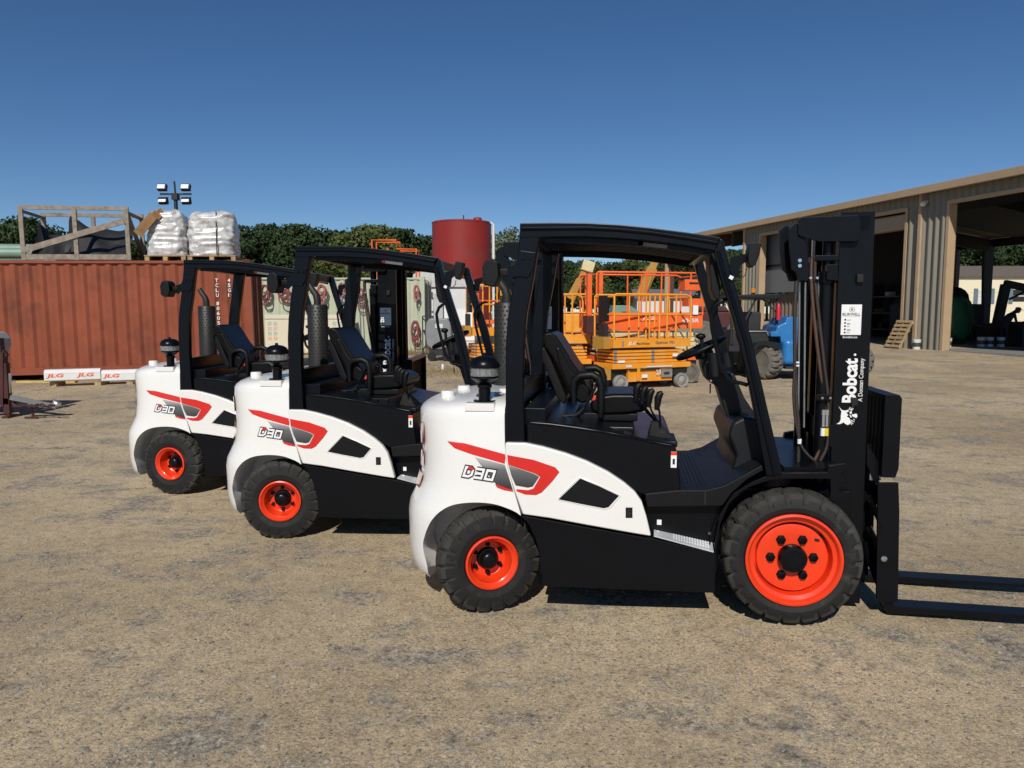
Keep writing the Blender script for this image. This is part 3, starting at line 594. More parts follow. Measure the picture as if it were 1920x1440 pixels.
    for u, v in ((1515, 522), (1527, 522), (1547, 502)): p = P(u, v, -.25); MB().cyl((p.x, -.30, p.z), (p.x, -.315, p.z), .007, 8).build('hose_fitting', chrome, mo)
    # hoses
    def hose(pxs, y, r_, m, nm='hose'): 
        pts = [Vector((p.x, y, p.z)) for p in (P(u, v, y) for u, v in pxs)]; sm = []
        for i in range(len(pts) - 1):
            a, b2, c_, d = pts[max(0, i - 1)], pts[i], pts[i + 1], pts[min(len(pts) - 1, i + 2)]
            for k in range(5):
                t = k / 5; sm.append(.5 * ((2 * b2) + (c_ - a) * t + (2 * a - 5 * b2 + 4 * c_ - d) * t * t + (3 * b2 - a - 3 * c_ + d) * t ** 3))
        sm.append(pts[-1]); return MB().tube(sm, r_, 10).build(nm, m, root, ang=60)
    hose([(1522, 484), (1521, 520), (1525, 580), (1536, 680), (1545, 745), (1546, 800), (1540, 835), (1518, 880), (1500, 895)], -.27, .0095, copper)
    hose([(1529, 482), (1528, 520), (1534, 580), (1545, 680), (1552, 740), (1553, 800), (1550, 838), (1534, 870), (1520, 888)], -.28, .0095, hosem)
    hose([(1493, 527), (1490, 600), (1491, 700), (1494, 760), (1497, 800), (1497, 860), (1494, 890)], -.33, .010, hosem)
    hose([(1490, 690), (1488, 740), (1492, 790), (1501, 832), (1512, 850), (1525, 862)], -.35, .008, hosem)
    for u in (1500, 1511, 1536):
        a = P(u, 529, -.25); MB().cyl((a.x, -.24, a.z), (a.x + .02, -.24, a.z - .80), .0055, 8).build('steel_pipe', silver, root)
    cl = MB(); a = P(1538, 745, -.30); cl.box((a.x + .02, -.30, a.z), (.075, .012, .035)); clo = cl.build('hose_clamp', black, root, bevel=.003)
    for u in (1541, 1556): p = P(u, 746, -.3); MB().cyl((p.x, -.30, p.z), (p.x, -.312, p.z), .007, 8).build('bolt', chrome, clo)
    for u, v0, m in ((1544, 768, sticker), (1551, 768, yellowtag)):
        a = P(u, v0, -.28); b2 = P(u - 1, v0 + 32, -.28); f_ = MB(); f_.cyl((a.x, -.285, a.z), (b2.x, -.285, b2.z), .0095, 6); f_.cyl((a.x, -.285, a.z), (a.x, -.285, a.z - .03), .0125, 6); f_.build('hose_coupling', silver, root)
        f_ = MB(); c_ = P(u - 2, v0 + 42, -.28); f_.cyl((c_.x, -.285, c_.z + .022), (c_.x, -.285, c_.z - .02), .0115, 10); f_.build('hose_tag', m, root)
    for v in (678, 684): p = P(1495, v, -.33); MB().cyl((p.x, -.33, p.z), (p.x, -.33, p.z - .008), .0115, 12).build('hose_band', sticker, root)
    p = P(1499, 827, -.35); MB().cyl((p.x, -.35, p.z + .012), (p.x, -.35, p.z - .014), .011, 10).build('hose_tag', sticker, root)
    tl_ = MB()
    for sg in (-1, 1): tl_.cyl((1.45, sg * .38, .62), (1.90, sg * .33, .72), .035, 14); tl_.cyl((1.62, sg * .37, .66), (1.9, sg * .33, .72), .02, 10)
    tl_.bx(1.62, 1.92, -.50, .50, .845, .87); tl_.build('tilt_cylinders', black, root)
    # writing on the mast rail
    lt = MB().mat(sticker); ys = -.3025
    def on_mast(u, v): p = P(u, v, -.30); return Vector((p.x, ys, p.z))
    a = on_mast(1605, 755); b2 = on_mast(1605, 672); text(lt, 'Bobcat', a, (0, 0, 1), (-1, 0, 0), (b2 - a).length, on_mast(1606, 700).x - on_mast(1579, 700).x, bold=.035)
    dt = on_mast(1603, 665); lt.lathe([(.0065, 0), (.0001, -.0002)], (dt.x, ys, dt.z), (0, 1, 0), 12)
    a = on_mast(1619, 753); b2 = on_mast(1619, 672); text(lt, 'A Doosan Company', a, (0, 0, 1), (-1, 0, 0), (b2 - a).length, .030, bold=.004)
    def hd(pxs): lt.prism([(p.x, p.z) for p in (on_mast(u, v) for u, v in pxs)], ys - .0005, -.2995)
    def zp(L): return [(1480 + a_ / 4.8, 560 + b_ / 4.8) for a_, b_ in L]
    hd(zp([(441, 965), (470, 1000), (500, 1008), (525, 1000), (535, 1015), (510, 1025), (530, 1045), (515, 1060), (540, 1075), (550, 1100), (545, 1125), (525, 1137), (500, 1125), (488, 1112), (455, 1128), (424, 1127), (450, 1112), (462, 1085), (462, 1050), (468, 1015), (455, 990)]))
    hd(zp([(540, 1018), (560, 1012), (562, 1030), (545, 1040)])); hd(zp([(560, 1040), (585, 1040), (590, 1034), (608, 1038), (610, 1062), (600, 1074), (585, 1066), (568, 1060)])); hd(zp([(540, 1045), (556, 1050), (560, 1070), (548, 1068)]))
    for q in ([(545, 1000), (570, 968), (575, 970), (552, 1004)], [(552, 1006), (574, 984), (577, 988), (558, 1010)], [(530, 1002), (545, 975), (549, 977), (537, 1005)], [(555, 1090), (585, 1105), (583, 1110), (553, 1097)], [(552, 1100), (575, 1125), (570, 1128), (548, 1106)], [(548, 1106), (562, 1134), (557, 1136), (543, 1112)], [(575, 1080), (590, 1090), (588, 1094), (572, 1086)]): hd(zp(q))
    lt.build('brand_lettering', None, mo)
    sk = MB().mat(sticker); q = [on_mast(1578, 571), on_mast(1616, 571), on_mast(1613, 628), on_mast(1575.5, 628)]; x0 = q[0].x; x1 = q[1].x; z1 = q[0].z; z0 = q[2].z; sk.bx(x0, x1, ys - .0012, -.2995, z0, z1)
    W_, H_ = x1 - x0, z1 - z0; sk.mat(ink); yk = ys - .0016
    text(sk, 'BURWELL', (x0 + W_ * .06, yk, z1 - H_ * .37), (1, 0, 0), (0, 0, 1), W_ * .88, H_ * .095, bold=.02)
    text(sk, 'B', (x0 + W_ * .47, yk, z1 - H_ * .20), (1, 0, 0), (0, 0, 1), W_ * .11, H_ * .075, bold=.02)
    ribbon(sk, [(math.cos(k * math.pi / 10), math.sin(k * math.pi / 10)) for k in range(20)], .14, True, lambda a_, b_: (x0 + W_ * .525 + a_ * W_ * .13, yk, z1 - H_ * .165 + b_ * W_ * .13))
    sk.bx(x0 + W_ * .08, x0 + W_ * .92, yk, yk + .0002, z1 - H_ * .400, z1 - H_ * .395)
    for i in range(5):
        zc = z1 - H_ * (.50 + .105 * i); sk.lathe([(W_ * .05, 0), (.0001, 0)], (x0 + W_ * .2, yk, zc), (0, 1, 0), 12)
        for j in range(1 + (i % 2)): sk.bx(x0 + W_ * .29, x0 + W_ * (.48 - .03 * (i % 3)), yk, yk + .0002, zc - .003 - j * .006, zc - .0005 - j * .006)
    so = sk.build('dealer_sticker', None, mo)
    s2 = MB().mat(sticker); a = on_mast(1580, 634); b2 = on_mast(1607, 634); text(s2, 'Burwellmh.com', a, (1, 0, 0), (0, 0, 1), (b2 - a).length, .012, bold=.01); s2.build('web_lettering', None, mo)
    # --- carriage, load backrest, forks
    ca = MB(); xc_ = 2.17
    for z in (.30, .62): ca.bx(xc_, xc_ + .045, -.31, .45, z, z + .11)
    ca.bx(2.10, 2.16, -.19, .19, .20, .95); ca.bx(xc_ - .02, xc_ + .02, -.15, .15, .3, .75)
    q = tr([(1646, 905), (1685, 905), (1687, 960), (1684, 1130), (1643, 1130), (1645, 1000)], -.385); ca.prism(q, -.385, -.367)
    q = tr([(1624, 830), (1650, 870), (1647, 905), (1640, 905), (1624, 870)], -.30); ca.prism(q, -.31, -.29)
    ca.bar((2.13, -.25, .66), (2.2, -.28, .50), .03); ca.bar((2.13, -.25, .5), (2.2, -.28, .35), .03); ca.bar((2.12, -.22, .40), (2.2, -.3, .16), .035)
    cao = ca.build('carriage', black, root, bevel=.004)
    p = P(1657, 1047, -.385); MB().lathe([(.017, 0), (.017, .008), (.008, .012), (.0001, .012)], (p.x, -.385, p.z), (0, -1, 0), 6).build('bolt', chrome, cao)
    p = P(1661, 991, -.385); MB().lathe([(.030, 0), (.030, .003), (.0001, .003)], (p.x, -.385, p.z), (0, -1, 0), 28).build('cover_disc', black, cao)
    br = MB(); xb = P(1692, 745, -.36).x; zt2 = P(1691, 740, -.33).z; zb2 = .80
    for y0, y1 in ((-.36, -.335), (.475, .50)): br.prism([(xb - .085, zb2), (xb - .015, zb2), (xb, zb2 + .05), (xb, zt2 - .02), (xb - .012, zt2), (xb - .085, zt2)], y0, y1)
    br.bx(xb - .084, xb - .006, -.335, .475, zt2 - .022, zt2 - .001); br.bx(xb - .084, xb - .01, -.335, .475, zb2, zb2 + .02)
    for i in range(13): y = -.31 + i * .062; br.bx(xb - .065, xb - .038, y, y + .012, zb2 + .02, zt2 - .02)
    br.build('load_backrest', black, root, bevel=.003)
    vb = MB(); p = P(1640, 890, -.28); vb.box((p.x, -.27, p.z), (.06, .05, .06)); vb.build('valve_block', silver, root, bevel=.004)
    for y in (-.365, .135):
        fk = MB(); fk.prism([(2.19, .70), (2.228, .70), (2.232, .125), (2.25, .095), (3.25, .080), (3.32, .075), (3.32, .066), (2.30, .052), (2.215, .052), (2.195, .075), (2.19, .12)], y, y + .12); fk.build('fork', black, root, bevel=.004)
    return root, (rw1, rw2)
# ------------------------------------------------------------------ place the three trucks
truck, _w = make_forklift()
truck['group'] = 'forklifts parked in a staggered row'
LBL = ['nearest white and black forklift with orange wheels and forks reaching out of the frame', 'middle forklift of the row, partly hidden by the nearest one, white rear and grey pre-cleaner', 'farthest forklift of the row, in front of the rust red container']
trucks = [truck, copy_tree(truck), copy_tree(truck)]
STEER = [26, 12, -11]
for i, t in enumerate(trucks):
    x, y, a = POSES[i]; t.location = (x, y, 0); t.rotation_euler = (0, 0, a); t['label'] = LBL[i]
    for c in kids(t):
        if c.name.startswith('rear_wheel'): c.rotation_euler = (0, 0, R(STEER[i]))
# ------------------------------------------------------------------ SETTING: ground
def sm(a, b, x): k = max(0., min(1., (x - a) / (b - a))); return k * k * (3 - 2 * k)
AX = []
for (x, y, a) in POSES: AX.append((x + 1.8 * math.cos(a), y + 1.8 * math.sin(a)))
def gz(x, y):
    z = .016 * max(0, min(y, 48) - 8) - .02 * (1 - sm(8, 9, y)) * 0
    b = 0
    for ax, ay in AX: b = max(b, math.exp(-(((x - ax) / 1.0) ** 2 + ((y - ay) / .9) ** 2) ** 1.5))
    z += .046 * b
    z += .012 * math.sin(x * .9 + 1) * math.sin(y * .7 + 2) * sm(1.2, 3, abs(y - 6)) 
    return z
def gp(u, v):
    d = ray(u, v); z = 0
    for _ in range(12): k = (z - CAMH) / d.z; p = EYE + d * k; z = gz(p.x, p.y)
    return Vector((p.x, p.y, z))
def gp0(u, v):
    p = gp(u, v); return Vector((p.x, p.y, 0))
def ground_material():
    m, t, b = nt('packed_gravel'); c = t.nodes.new('ShaderNodeTexCoord'); co = c.outputs['Object']
    L = t.links
    big = noise(t, .35, 5, .6); mid = noise(t, 1.3, 12, .72); fine = noise(t, 28, 6, .7); grit = noise(t, 110, 4, .8)
    base = ramp(t, big, [(.35, (.355, .278, .178)), (.5, (.445, .355, .232)), (.65, (.52, .425, .285))])
    grey = ramp(t, fine, [(.38, (.088, .080, .070)), (.58, (.37, .335, .28))])
    mk = t.nodes.new('ShaderNodeMapRange'); L.new(mid, mk.inputs['Value']); mk.inputs['From Min'].default_value = .53; mk.inputs['From Max'].default_value = .60
    mp = t.nodes.new('ShaderNodeMapping'); mp.inputs['Scale'].default_value = (.5, 1.0, 1); L.new(co, mp.inputs[0])
    st = t.nodes.new('ShaderNodeTexNoise'); st.inputs['Scale'].default_value = 1.9; st.inputs['Detail'].default_value = 12; st.inputs['Roughness'].default_value = .74; L.new(mp.outputs[0], st.inputs['Vector'])
    ms = t.nodes.new('ShaderNodeMapRange'); L.new(st.outputs['Fac'], ms.inputs['Value']); ms.inputs['From Min'].default_value = .545; ms.inputs['From Max'].default_value = .62
    ml = t.nodes.new('ShaderNodeMath'); ml.operation = 'MAXIMUM'; L.new(mk.outputs[0], ml.inputs[0]); L.new(ms.outputs[0], ml.inputs[1])
    m2 = t.nodes.new('ShaderNodeMath'); m2.operation = 'MULTIPLY'; L.new(ml.outputs[0], m2.inputs[0]); m2.inputs[1].default_value = .85
    mx = t.nodes.new('ShaderNodeMix'); mx.data_type = 'RGBA'; L.new(m2.outputs[0], mx.inputs['Factor']); L.new(base, mx.inputs[6]); L.new(grey, mx.inputs[7])
    # gritty light and dark flecks over everything
    gr1 = noise(t, 60, 5, .75); gm_ = ramp(t, gr1, [(.30, (.45, .44, .43)), (.5, (1, 1, 1)), (.68, (1.45, 1.42, 1.36))])
    mg = t.nodes.new('ShaderNodeMix'); mg.data_type = 'RGBA'; mg.blend_type = 'MULTIPLY'; mg.inputs['Factor'].default_value = .85; L.new(mx.outputs[2], mg.inputs[6]); L.new(gm_, mg.inputs[7]); mx = mg
    gr2 = noise(t, 9, 6, .7); gm2 = ramp(t, gr2, [(.32, (.62, .61, .60)), (.5, (1, 1, 1)), (.7, (1.2, 1.18, 1.15))])
    mg = t.nodes.new('ShaderNodeMix'); mg.data_type = 'RGBA'; mg.blend_type = 'MULTIPLY'; mg.inputs['Factor'].default_value = .7; L.new(mx.outputs[2], mg.inputs[6]); L.new(gm2, mg.inputs[7]); mx = mg
    gr3 = noise(t, 240, 2, .8); gm3 = ramp(t, gr3, [(.36, (.5, .5, .5)), (.5, (1, 1, 1)), (.64, (1.5, 1.48, 1.42))])
    mg = t.nodes.new('ShaderNodeMix'); mg.data_type = 'RGBA'; mg.blend_type = 'MULTIPLY'; mg.inputs['Factor'].default_value = .7; L.new(mx.outputs[2], mg.inputs[6]); L.new(gm3, mg.inputs[7]); mx = mg
    # stones: two sizes of cells, each its own tone
    out = mx.outputs[2]; hs = []
    for sc, thr, lo, hi in ((38, .30, (.07, .065, .06), (.55, .50, .42)), (90, .36, (.07, .062, .052), (.55, .48, .38))):
        vo = t.nodes.new('ShaderNodeTexVoronoi'); vo.inputs['Scale'].default_value = sc; L.new(co, vo.inputs['Vector'])
        se = t.nodes.new('ShaderNodeSeparateColor'); L.new(vo.outputs['Color'], se.inputs[0])
        tone = ramp(t, se.outputs[0], [(0, lo), (.55, tuple((a + b_) * .38 for a, b_ in zip(lo, hi))), (1, hi)])
        f1 = t.nodes.new('ShaderNodeMath'); f1.operation = 'LESS_THAN'; L.new(vo.outputs['Distance'], f1.inputs[0]); f1.inputs[1].default_value = thr
        f2 = t.nodes.new('ShaderNodeMath'); f2.operation = 'GREATER_THAN'; L.new(se.outputs[1], f2.inputs[0]); f2.inputs[1].default_value = .45
        f3 = t.nodes.new('ShaderNodeMath'); f3.operation = 'MULTIPLY'; L.new(f1.outputs[0], f3.inputs[0]); L.new(f2.outputs[0], f3.inputs[1])
        f4 = t.nodes.new('ShaderNodeMath'); f4.operation = 'MULTIPLY'; L.new(f3.outputs[0], f4.inputs[0]); f4.inputs[1].default_value = .55
        m3 = t.nodes.new('ShaderNodeMix'); m3.data_type = 'RGBA'; L.new(f4.outputs[0], m3.inputs['Factor']); L.new(out, m3.inputs[6]); L.new(tone, m3.inputs[7]); out = m3.outputs[2]
        hh = t.nodes.new('ShaderNodeMath'); hh.operation = 'MULTIPLY'; L.new(f3.outputs[0], hh.inputs[0]); iv = t.nodes.new('ShaderNodeMath'); iv.operation = 'SUBTRACT'; iv.inputs[0].default_value = .5; L.new(vo.outputs['Distance'], iv.inputs[1]); L.new(iv.outputs[0], hh.inputs[1]); hs.append(hh.outputs[0])
    # rusty stain and pale dust further out
    L.new(out, b.inputs['Base Color']); b.inputs['Roughness'].default_value = .93; b.inputs['Specular IOR Level'].default_value = .15
    p1 = bump(t, b, hs[0], .75, .014); p2 = bump(t, b, hs[1], .6, .006, p1); p3 = bump(t, b, grit, .5, .006, p2); p4 = bump(t, b, mid, .5, .05, p3)
    # faint herringbone tyre print pressed into a pale strip at the lower left
    ma = gp0(150, 1222); mbp = gp0(520, 1196); an = math.atan2(mbp.y - ma.y, mbp.x - ma.x)
    m4 = t.nodes.new('ShaderNodeMapping'); m4.vector_type = 'TEXTURE'; m4.inputs['Location'].default_value = ma; m4.inputs['Rotation'].default_value = (0, 0, an); L.new(co, m4.inputs[0])
    sx = t.nodes.new('ShaderNodeSeparateXYZ'); L.new(m4.outputs[0], sx.inputs[0])
    def mth(op, a, b_=None):
        n_ = t.nodes.new('ShaderNodeMath'); n_.operation = op
        for i_, q in enumerate((a, b_)):
            if q is None: continue
            if isinstance(q, (int, float)): n_.inputs[i_].default_value = q
            else: L.new(q, n_.inputs[i_])
        return n_.outputs[0]
    ay = mth('ABSOLUTE', sx.outputs[1]); ph_ = mth('ADD', mth('MULTIPLY', sx.outputs[0], 95.), mth('MULTIPLY', ay, 60.)); wv = mth('SINE', ph_)
    band = mth('MULTIPLY', mth('LESS_THAN', ay, .11), mth('MULTIPLY', mth('GREATER_THAN', sx.outputs[0], -.1), mth('LESS_THAN', sx.outputs[0], 1.15)))
    wv = mth('MULTIPLY', mth('MULTIPLY', mth('MULTIPLY', wv, band), mth('SUBTRACT', mid, .35)), 2.2); p5 = bump(t, b, wv, .6, .005, p4)
    return m
gm = ground_material()
xs = [-400, -200, -100, -60, -40, -30] + [-24 + i * .8 for i in range(61)] + [30, 40, 60, 100, 200, 400]
ys = [-30, -10, -3, 0] + [.5 + i * .22 for i in range(50)] + [12 + i * .9 for i in range(45)] + [60, 80, 120, 200, 350, 700]
xs = sorted(set([round(x, 3) for x in xs] + [round(-6 + i * .22, 3) for i in range(56)]))
gv = [(x, y, gz(x, y)) for y in ys for x in xs]; nx = len(xs)
g = MB(); g.add(gv, [(j * nx + i, j * nx + i + 1, (j + 1) * nx + i + 1, (j + 1) * nx + i) for j in range(len(ys) - 1) for i in range(nx - 1)])
go = g.build('ground', gm, None, ang=80); go['kind'] = 'structure'
# loose stones lying on it, close to the camera
rnd = random.Random(3)
stm = M('stone', (.25, .22, .175), .9, var=.6, scale=14)
sb = MB(); base8 = [(1, 0, 0), (0, 1, 0), (-1, 0, 0), (0, -1, 0), (0, 0, 1), (.6, .6, .55), (-.6, .55, .5), (-.5, -.6, .6), (.6, -.6, .5)]
def stone(mb, x, y, z, s_):
    a = rnd.random() * 6.28; ca, sa = math.cos(a), math.sin(a); sx = s_ * rnd.uniform(.7, 1.4); sy = s_ * rnd.uniform(.6, 1.); sz = s_ * rnd.uniform(.35, .75)
    vs = []
    for px_, py_, pz_ in base8:
        q = rnd.uniform(.8, 1.15); X = px_ * sx * q; Y = py_ * sy * q; vs.append((x + X * ca - Y * sa, y + X * sa + Y * ca, z + pz_ * sz * q - s_ * .1))
    mb.add(vs, [(0, 5, 8), (0, 1, 5), (1, 6, 5), (1, 2, 6), (2, 7, 6), (2, 3, 7), (3, 8, 7), (3, 0, 8), (4, 5, 6), (4, 6, 7), (4, 7, 8), (4, 8, 5)])
for i in range(20000):
    Y = 1.9 + 15 * rnd.random() ** 1.9; X = (rnd.random() * 2 - 1) * (Y * .74 + .3); s_ = .003 + .014 * rnd.random() ** 4 + Y * .0004
    stone(sb, X, Y, gz(X, Y), s_)
so_ = sb.build('loose_gravel', stm, None, flat=True); so_['kind'] = 'stuff'
# ------------------------------------------------------------------ trees on the far edge of the yard
def leafmat(name, c1, c2, c3):
    m, t, b = nt(name); f = noise(t, 1.1, 5, .7); col = ramp(t, f, [(.3, c1), (.5, c2), (.72, c3)])
    t.links.new(col, b.inputs['Base Color']); b.inputs['Roughness'].default_value = .65; b.inputs['Specular IOR Level'].default_value = .2
    b.inputs['Subsurface Weight'].default_value = 0; return m
leafA = leafmat('leaves_dark', (.018, .034, .012), (.030, .052, .018), (.052, .078, .028))
leafB = leafmat('leaves_olive', (.040, .060, .016), (.075, .098, .028), (.13, .150, .05))
leafC = leafmat('leaves_pale', (.06, .075, .035), (.10, .115, .055), (.16, .17, .085))
bark = M('bark', (.06, .047, .036), .9, var=.3, bmp=.4, bscale=12)
def make_tree(H, Wd, leaf, seed, n=5200, ls=.25, low=.22, wisp=0):
    r = random.Random(seed); root = thing('tree', 'placeholder', 'tree')
    tk = MB(); pts = [Vector((0, 0, -.3)), Vector((r.uniform(-.1, .1), r.uniform(-.1, .1), H * .25)), Vector((r.uniform(-.3, .3), r.uniform(-.3, .3), H * .6)), Vector((r.uniform(-.4, .4), r.uniform(-.4, .4), H * .85))]
    tk.tube(pts, [H * .022, H * .017, H * .011, H * .004], 8); lobes = []
    for i in range(9):
        a = i * 2.4 + r.random(); zz = H * (low + .1 + (.85 - low) * (i + .5) / 9); rr = Wd / 2 * (.35 + .5 * r.random()) * (1 - max(0, (zz / H - .6)) * 1.1)
        c = Vector((math.cos(a) * rr, math.sin(a) * rr, zz)); lobes.append((c, Wd * r.uniform(.20, .30) * (1.0 if zz < H * .75 else .8)))
        st = pts[1].lerp(pts[2], r.random()); tk.tube([st, st.lerp(c, .6) + Vector((0, 0, .2)), c], [H * .008, H * .005, H * .002], 6)
    lobes.append((Vector((0, 0, H * .80)), Wd * .26)); lobes.append((Vector((0, 0, H * .5)), Wd * .34))
    tk.build('trunk', bark, root)
    cr = MB()
    for k in range(n):
        c, rad = r.choice(lobes); d = Vector((r.gauss(0, 1), r.gauss(0, 1), r.gauss(0, 1))).normalized(); q = rad * (r.random() ** .33) * r.uniform(.85, 1.12)
        p = c + Vector((d.x * q, d.y * q, d.z * q * .8))
        if wisp: p.z -= wisp * r.random() * 1.2
        if p.z > H: p.z = H - r.random() * .5
        s_ = ls * r.uniform(.5, 1.25); nrm = (d * .8 + Vector((r.gauss(0, .6), r.gauss(0, .6), r.gauss(0, .6)))).normalized(); x = nrm.orthogonal().normalized(); y = nrm.cross(x); a = r.random() * 6.28; x, y = x * math.cos(a) + y * math.sin(a), y * math.cos(a) - x * math.sin(a)
        m_ = p + nrm * s_ * .2
        cr.add([p + x * s_, p + y * s_ * .7, p - x * s_, p - y * s_ * .7, m_], [(0, 1, 4), (1, 2, 4), (2, 3, 4), (3, 0, 4)])
    me = cr.build('crown', leaf, root, flat=True); return root
protos = [make_tree(11, 8.5, leafA, 1), make_tree(12, 9.5, leafA, 2), make_tree(9.5, 8, leafA, 3), make_tree(10.5, 7.5, leafB, 4)]
tr_r = random.Random(11); used = set(); TREES = []
# (photo u of the trunk, photo v of the top, distance, kind)
spec = []
def run(u0, u1, st, v0, dv, Y0, Y1, ks):
    u = u0
    while u < u1: spec.append((u, v0 + tr_r.uniform(-dv, dv), tr_r.uniform(Y0, Y1), tr_r.choice(ks))); u += st * tr_r.uniform(.6, 1.4)
run(-60, 300, 34, 462, 12, 78, 95, [0, 1, 2]); run(300, 820, 21, 458, 14, 88, 105, [0, 1, 2]); run(430, 820, 40, 442, 12, 78, 88, [0, 1, 2])
run(820, 1330, 20, 496, 12, 100, 130, [0, 1, 2, 3]); run(960, 1330, 36, 492, 8, 84, 96, [0, 1, 2, 3]); run(1330, 2010, 24, 476, 14, 85, 105, [0, 1, 2]); run(1740, 2010, 24, 455, 8, 76, 84, [0, 1, 2])
spec += [(683, 419, 72, 3), (655, 442, 74, 3), (28, 408, 55, 0), (75, 415, 57, 0), (4, 425, 54, 1), (470, 424, 76, 0), (522, 417, 78, 1), (575, 420, 78, 0), (615, 433, 80, 2), (745, 436, 84, 1), (780, 443, 84, 0), (1105, 487, 76, 3), (1150, 492, 78, 0), (1290, 478, 85, 1), (1265, 484, 88, 0), (1345, 478, 70, 1)]
def tree_label(u, k):
    kind = 'olive green' if k == 3 else 'dark green'
    for lim, txt in ((150, 'showing above and through the timber crate'), (345, 'behind the wrapped bags and crate on the container'), (640, 'between the wrapped bags and the middle forklift roof'), (860, 'just left of the red silo'), (960, 'right of the red silo'), (1240, 'seen through the cab behind the orange lift'), (1420, 'behind the brown steel columns'), (1780, 'hidden behind the workshop')):
        if u < lim: return kind + ' tree of the tree line, ' + txt
    return kind + ' tree seen beyond the workshop through its open bay'
for n_, (u, v, Y, k) in enumerate(spec):
    top = atY(u, v, Y); H0 = [11, 12, 9.5, 10.5][k]; gzv = gz(top.x, Y); s_ = (top.z - gzv) / H0
    if k in used: t = copy_tree(protos[k])
    else: t = protos[k]; used.add(k)
    t.location = (top.x, Y, gzv - .05); t.scale = (s_ * tr_r.uniform(.85, 1.15), s_, s_); t.rotation_euler = (0, 0, tr_r.random() * 6.28)
    t['label'] = tree_label(u, k); t['group'] = tree_label(u, k).replace('tree of', 'trees of').replace('tree seen', 'trees seen')
for k, t in enumerate(protos):
    if k not in used: t.location = (0, -500, 0)
wt1 = make_tree(9.5, 5.5, leafC, 9, 4200, .17, .15, 1.4); p = atY(944, 415, 50); gzv = gz(p.x, 50); wt1.location = (p.x, 50, gzv); s_ = (p.z - gzv) / 9.5; wt1.scale = (s_,) * 3; wt1['label'] = 'pale feathery tree just right of the red silo'
for u, v, Y, k, lb in ((505, 535, 30, 3, 'small bush showing above the green container at its left end'),):
    pass
# ------------------------------------------------------------------ shared materials for the yard
rust = M('container_paint', (.24, .062, .030), .55, var=.16, scale=1.5, dirt=(.10, .035, .02), dirt_scale=1.1, dirt_lo=.52, dirt_hi=.8, spec=.3)
rust2 = M('container_dark', (.09, .030, .018), .7, var=.2, scale=3, spec=.2)
green_c = M('pale_green_container', (.44, .47, .35), .6, var=.08, scale=1, dirt=(.14, .10, .05), dirt_scale=2.0, dirt_lo=.62, dirt_hi=.8, spec=.3)
wood = M('weathered_timber', (.26, .22, .18), .85, var=.3, scale=9, bmp=.3, bscale=40, spec=.2)
pwood = M('pallet_timber', (.34, .24, .13), .85, var=.35, scale=6, bmp=.3, bscale=40, spec=.2)
tarp = M('black_netting', (.014, .014, .016), .6, var=.3, scale=5)
card = M('torn_cardboard', (.33, .19, .085), .85, var=.25, scale=6)
wrap = M('white_plastic_wrap', (.50, .50, .50), .25, var=.35, scale=7, bmp=.9, bscale=11, dirt=(.33, .29, .22), dirt_scale=2.5, dirt_lo=.55, dirt_hi=.75)
lgreen = M('green_pipe', (.17, .28, .22), .5, var=.1)
whitep = M('white_enamel', (.62, .62, .60), .45, var=.05, dirt=(.3, .26, .2), dirt_scale=2, dirt_lo=.6, dirt_hi=.85)
cream = M('cream_siding', (.72, .66, .48), .6, var=.03)
orangep = M('orange_machine_paint', (.78, .13, .022), .45, var=.12, scale=4, dirt=(.22, .08, .03), dirt_scale=5, dirt_lo=.58, dirt_hi=.8)
yellow = M('yellow_machine_paint', (.78, .30, .020), .45, var=.10, scale=4, dirt=(.55, .36, .18), dirt_scale=4, dirt_lo=.52, dirt_hi=.75)
ochre = M('ochre_boom_paint', (.42, .22, .035), .55, var=.15, scale=3)
paleyel = M('cream_scissor_paint', (.62, .54, .30), .5, var=.10, dirt=(.3, .22, .1), dirt_scale=5, dirt_lo=.6, dirt_hi=.8)
blue = M('blue_machine_paint', (.018, .16, .42), .4, var=.10, coat=.2, dirt=(.2, .2, .18), dirt_scale=3, dirt_lo=.6, dirt_hi=.85)
dtyre = M('dusty_tyre', (.13, .12, .10), .9, var=.25, scale=6, bmp=.3, bscale=40)
gtyre = M('grey_solid_tyre', (.26, .25, .23), .85, var=.2, scale=10)
dark = M('dark_machinery', (.015, .015, .016), .6, var=.3)
grey = M('grey_plastic_cowl', (.20, .21, .22), .5, var=.1)
maroon = M('maroon_steel', (.055, .012, .012), .6, var=.35, scale=5)
silo = M('red_silo_paint', (.25, .024, .020), .5, var=.10, scale=.9, spec=.3, dirt=(.16, .05, .04), dirt_scale=.8, dirt_lo=.5, dirt_hi=.8)
hosered = M('red_hose', (.26, .07, .07), .5, var=.25)
hosepink = M('faded_red_hose', (.36, .12, .12), .55, var=.2)
brown = M('brown_steel_column', (.090, .048, .042), .6, var=.15)
tan = M('tan_trim', (.42, .30, .185), .55, var=.06, scale=2, dirt=(.3, .2, .12), dirt_scale=1.2, dirt_lo=.6, dirt_hi=.85)
wallm = M('wall_sheet', (.20, .185, .145), .5, var=.05, scale=1)
roofm = M('roof_sheet_tan', (.36, .27, .19), .55, var=.05, scale=1)
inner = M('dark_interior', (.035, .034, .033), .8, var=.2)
greyp = M('grey_panel', (.13, .135, .145), .6, var=.06)
amber = glassy('amber_beacon', (.9, .35, .03), .15, .5)
gtank = M('dark_green_tank', (.04, .16, .075), .5, var=.15)
redx = M('extinguisher_red', (.55, .02, .04), .35, var=.05)
from mathutils import noise as mnoise
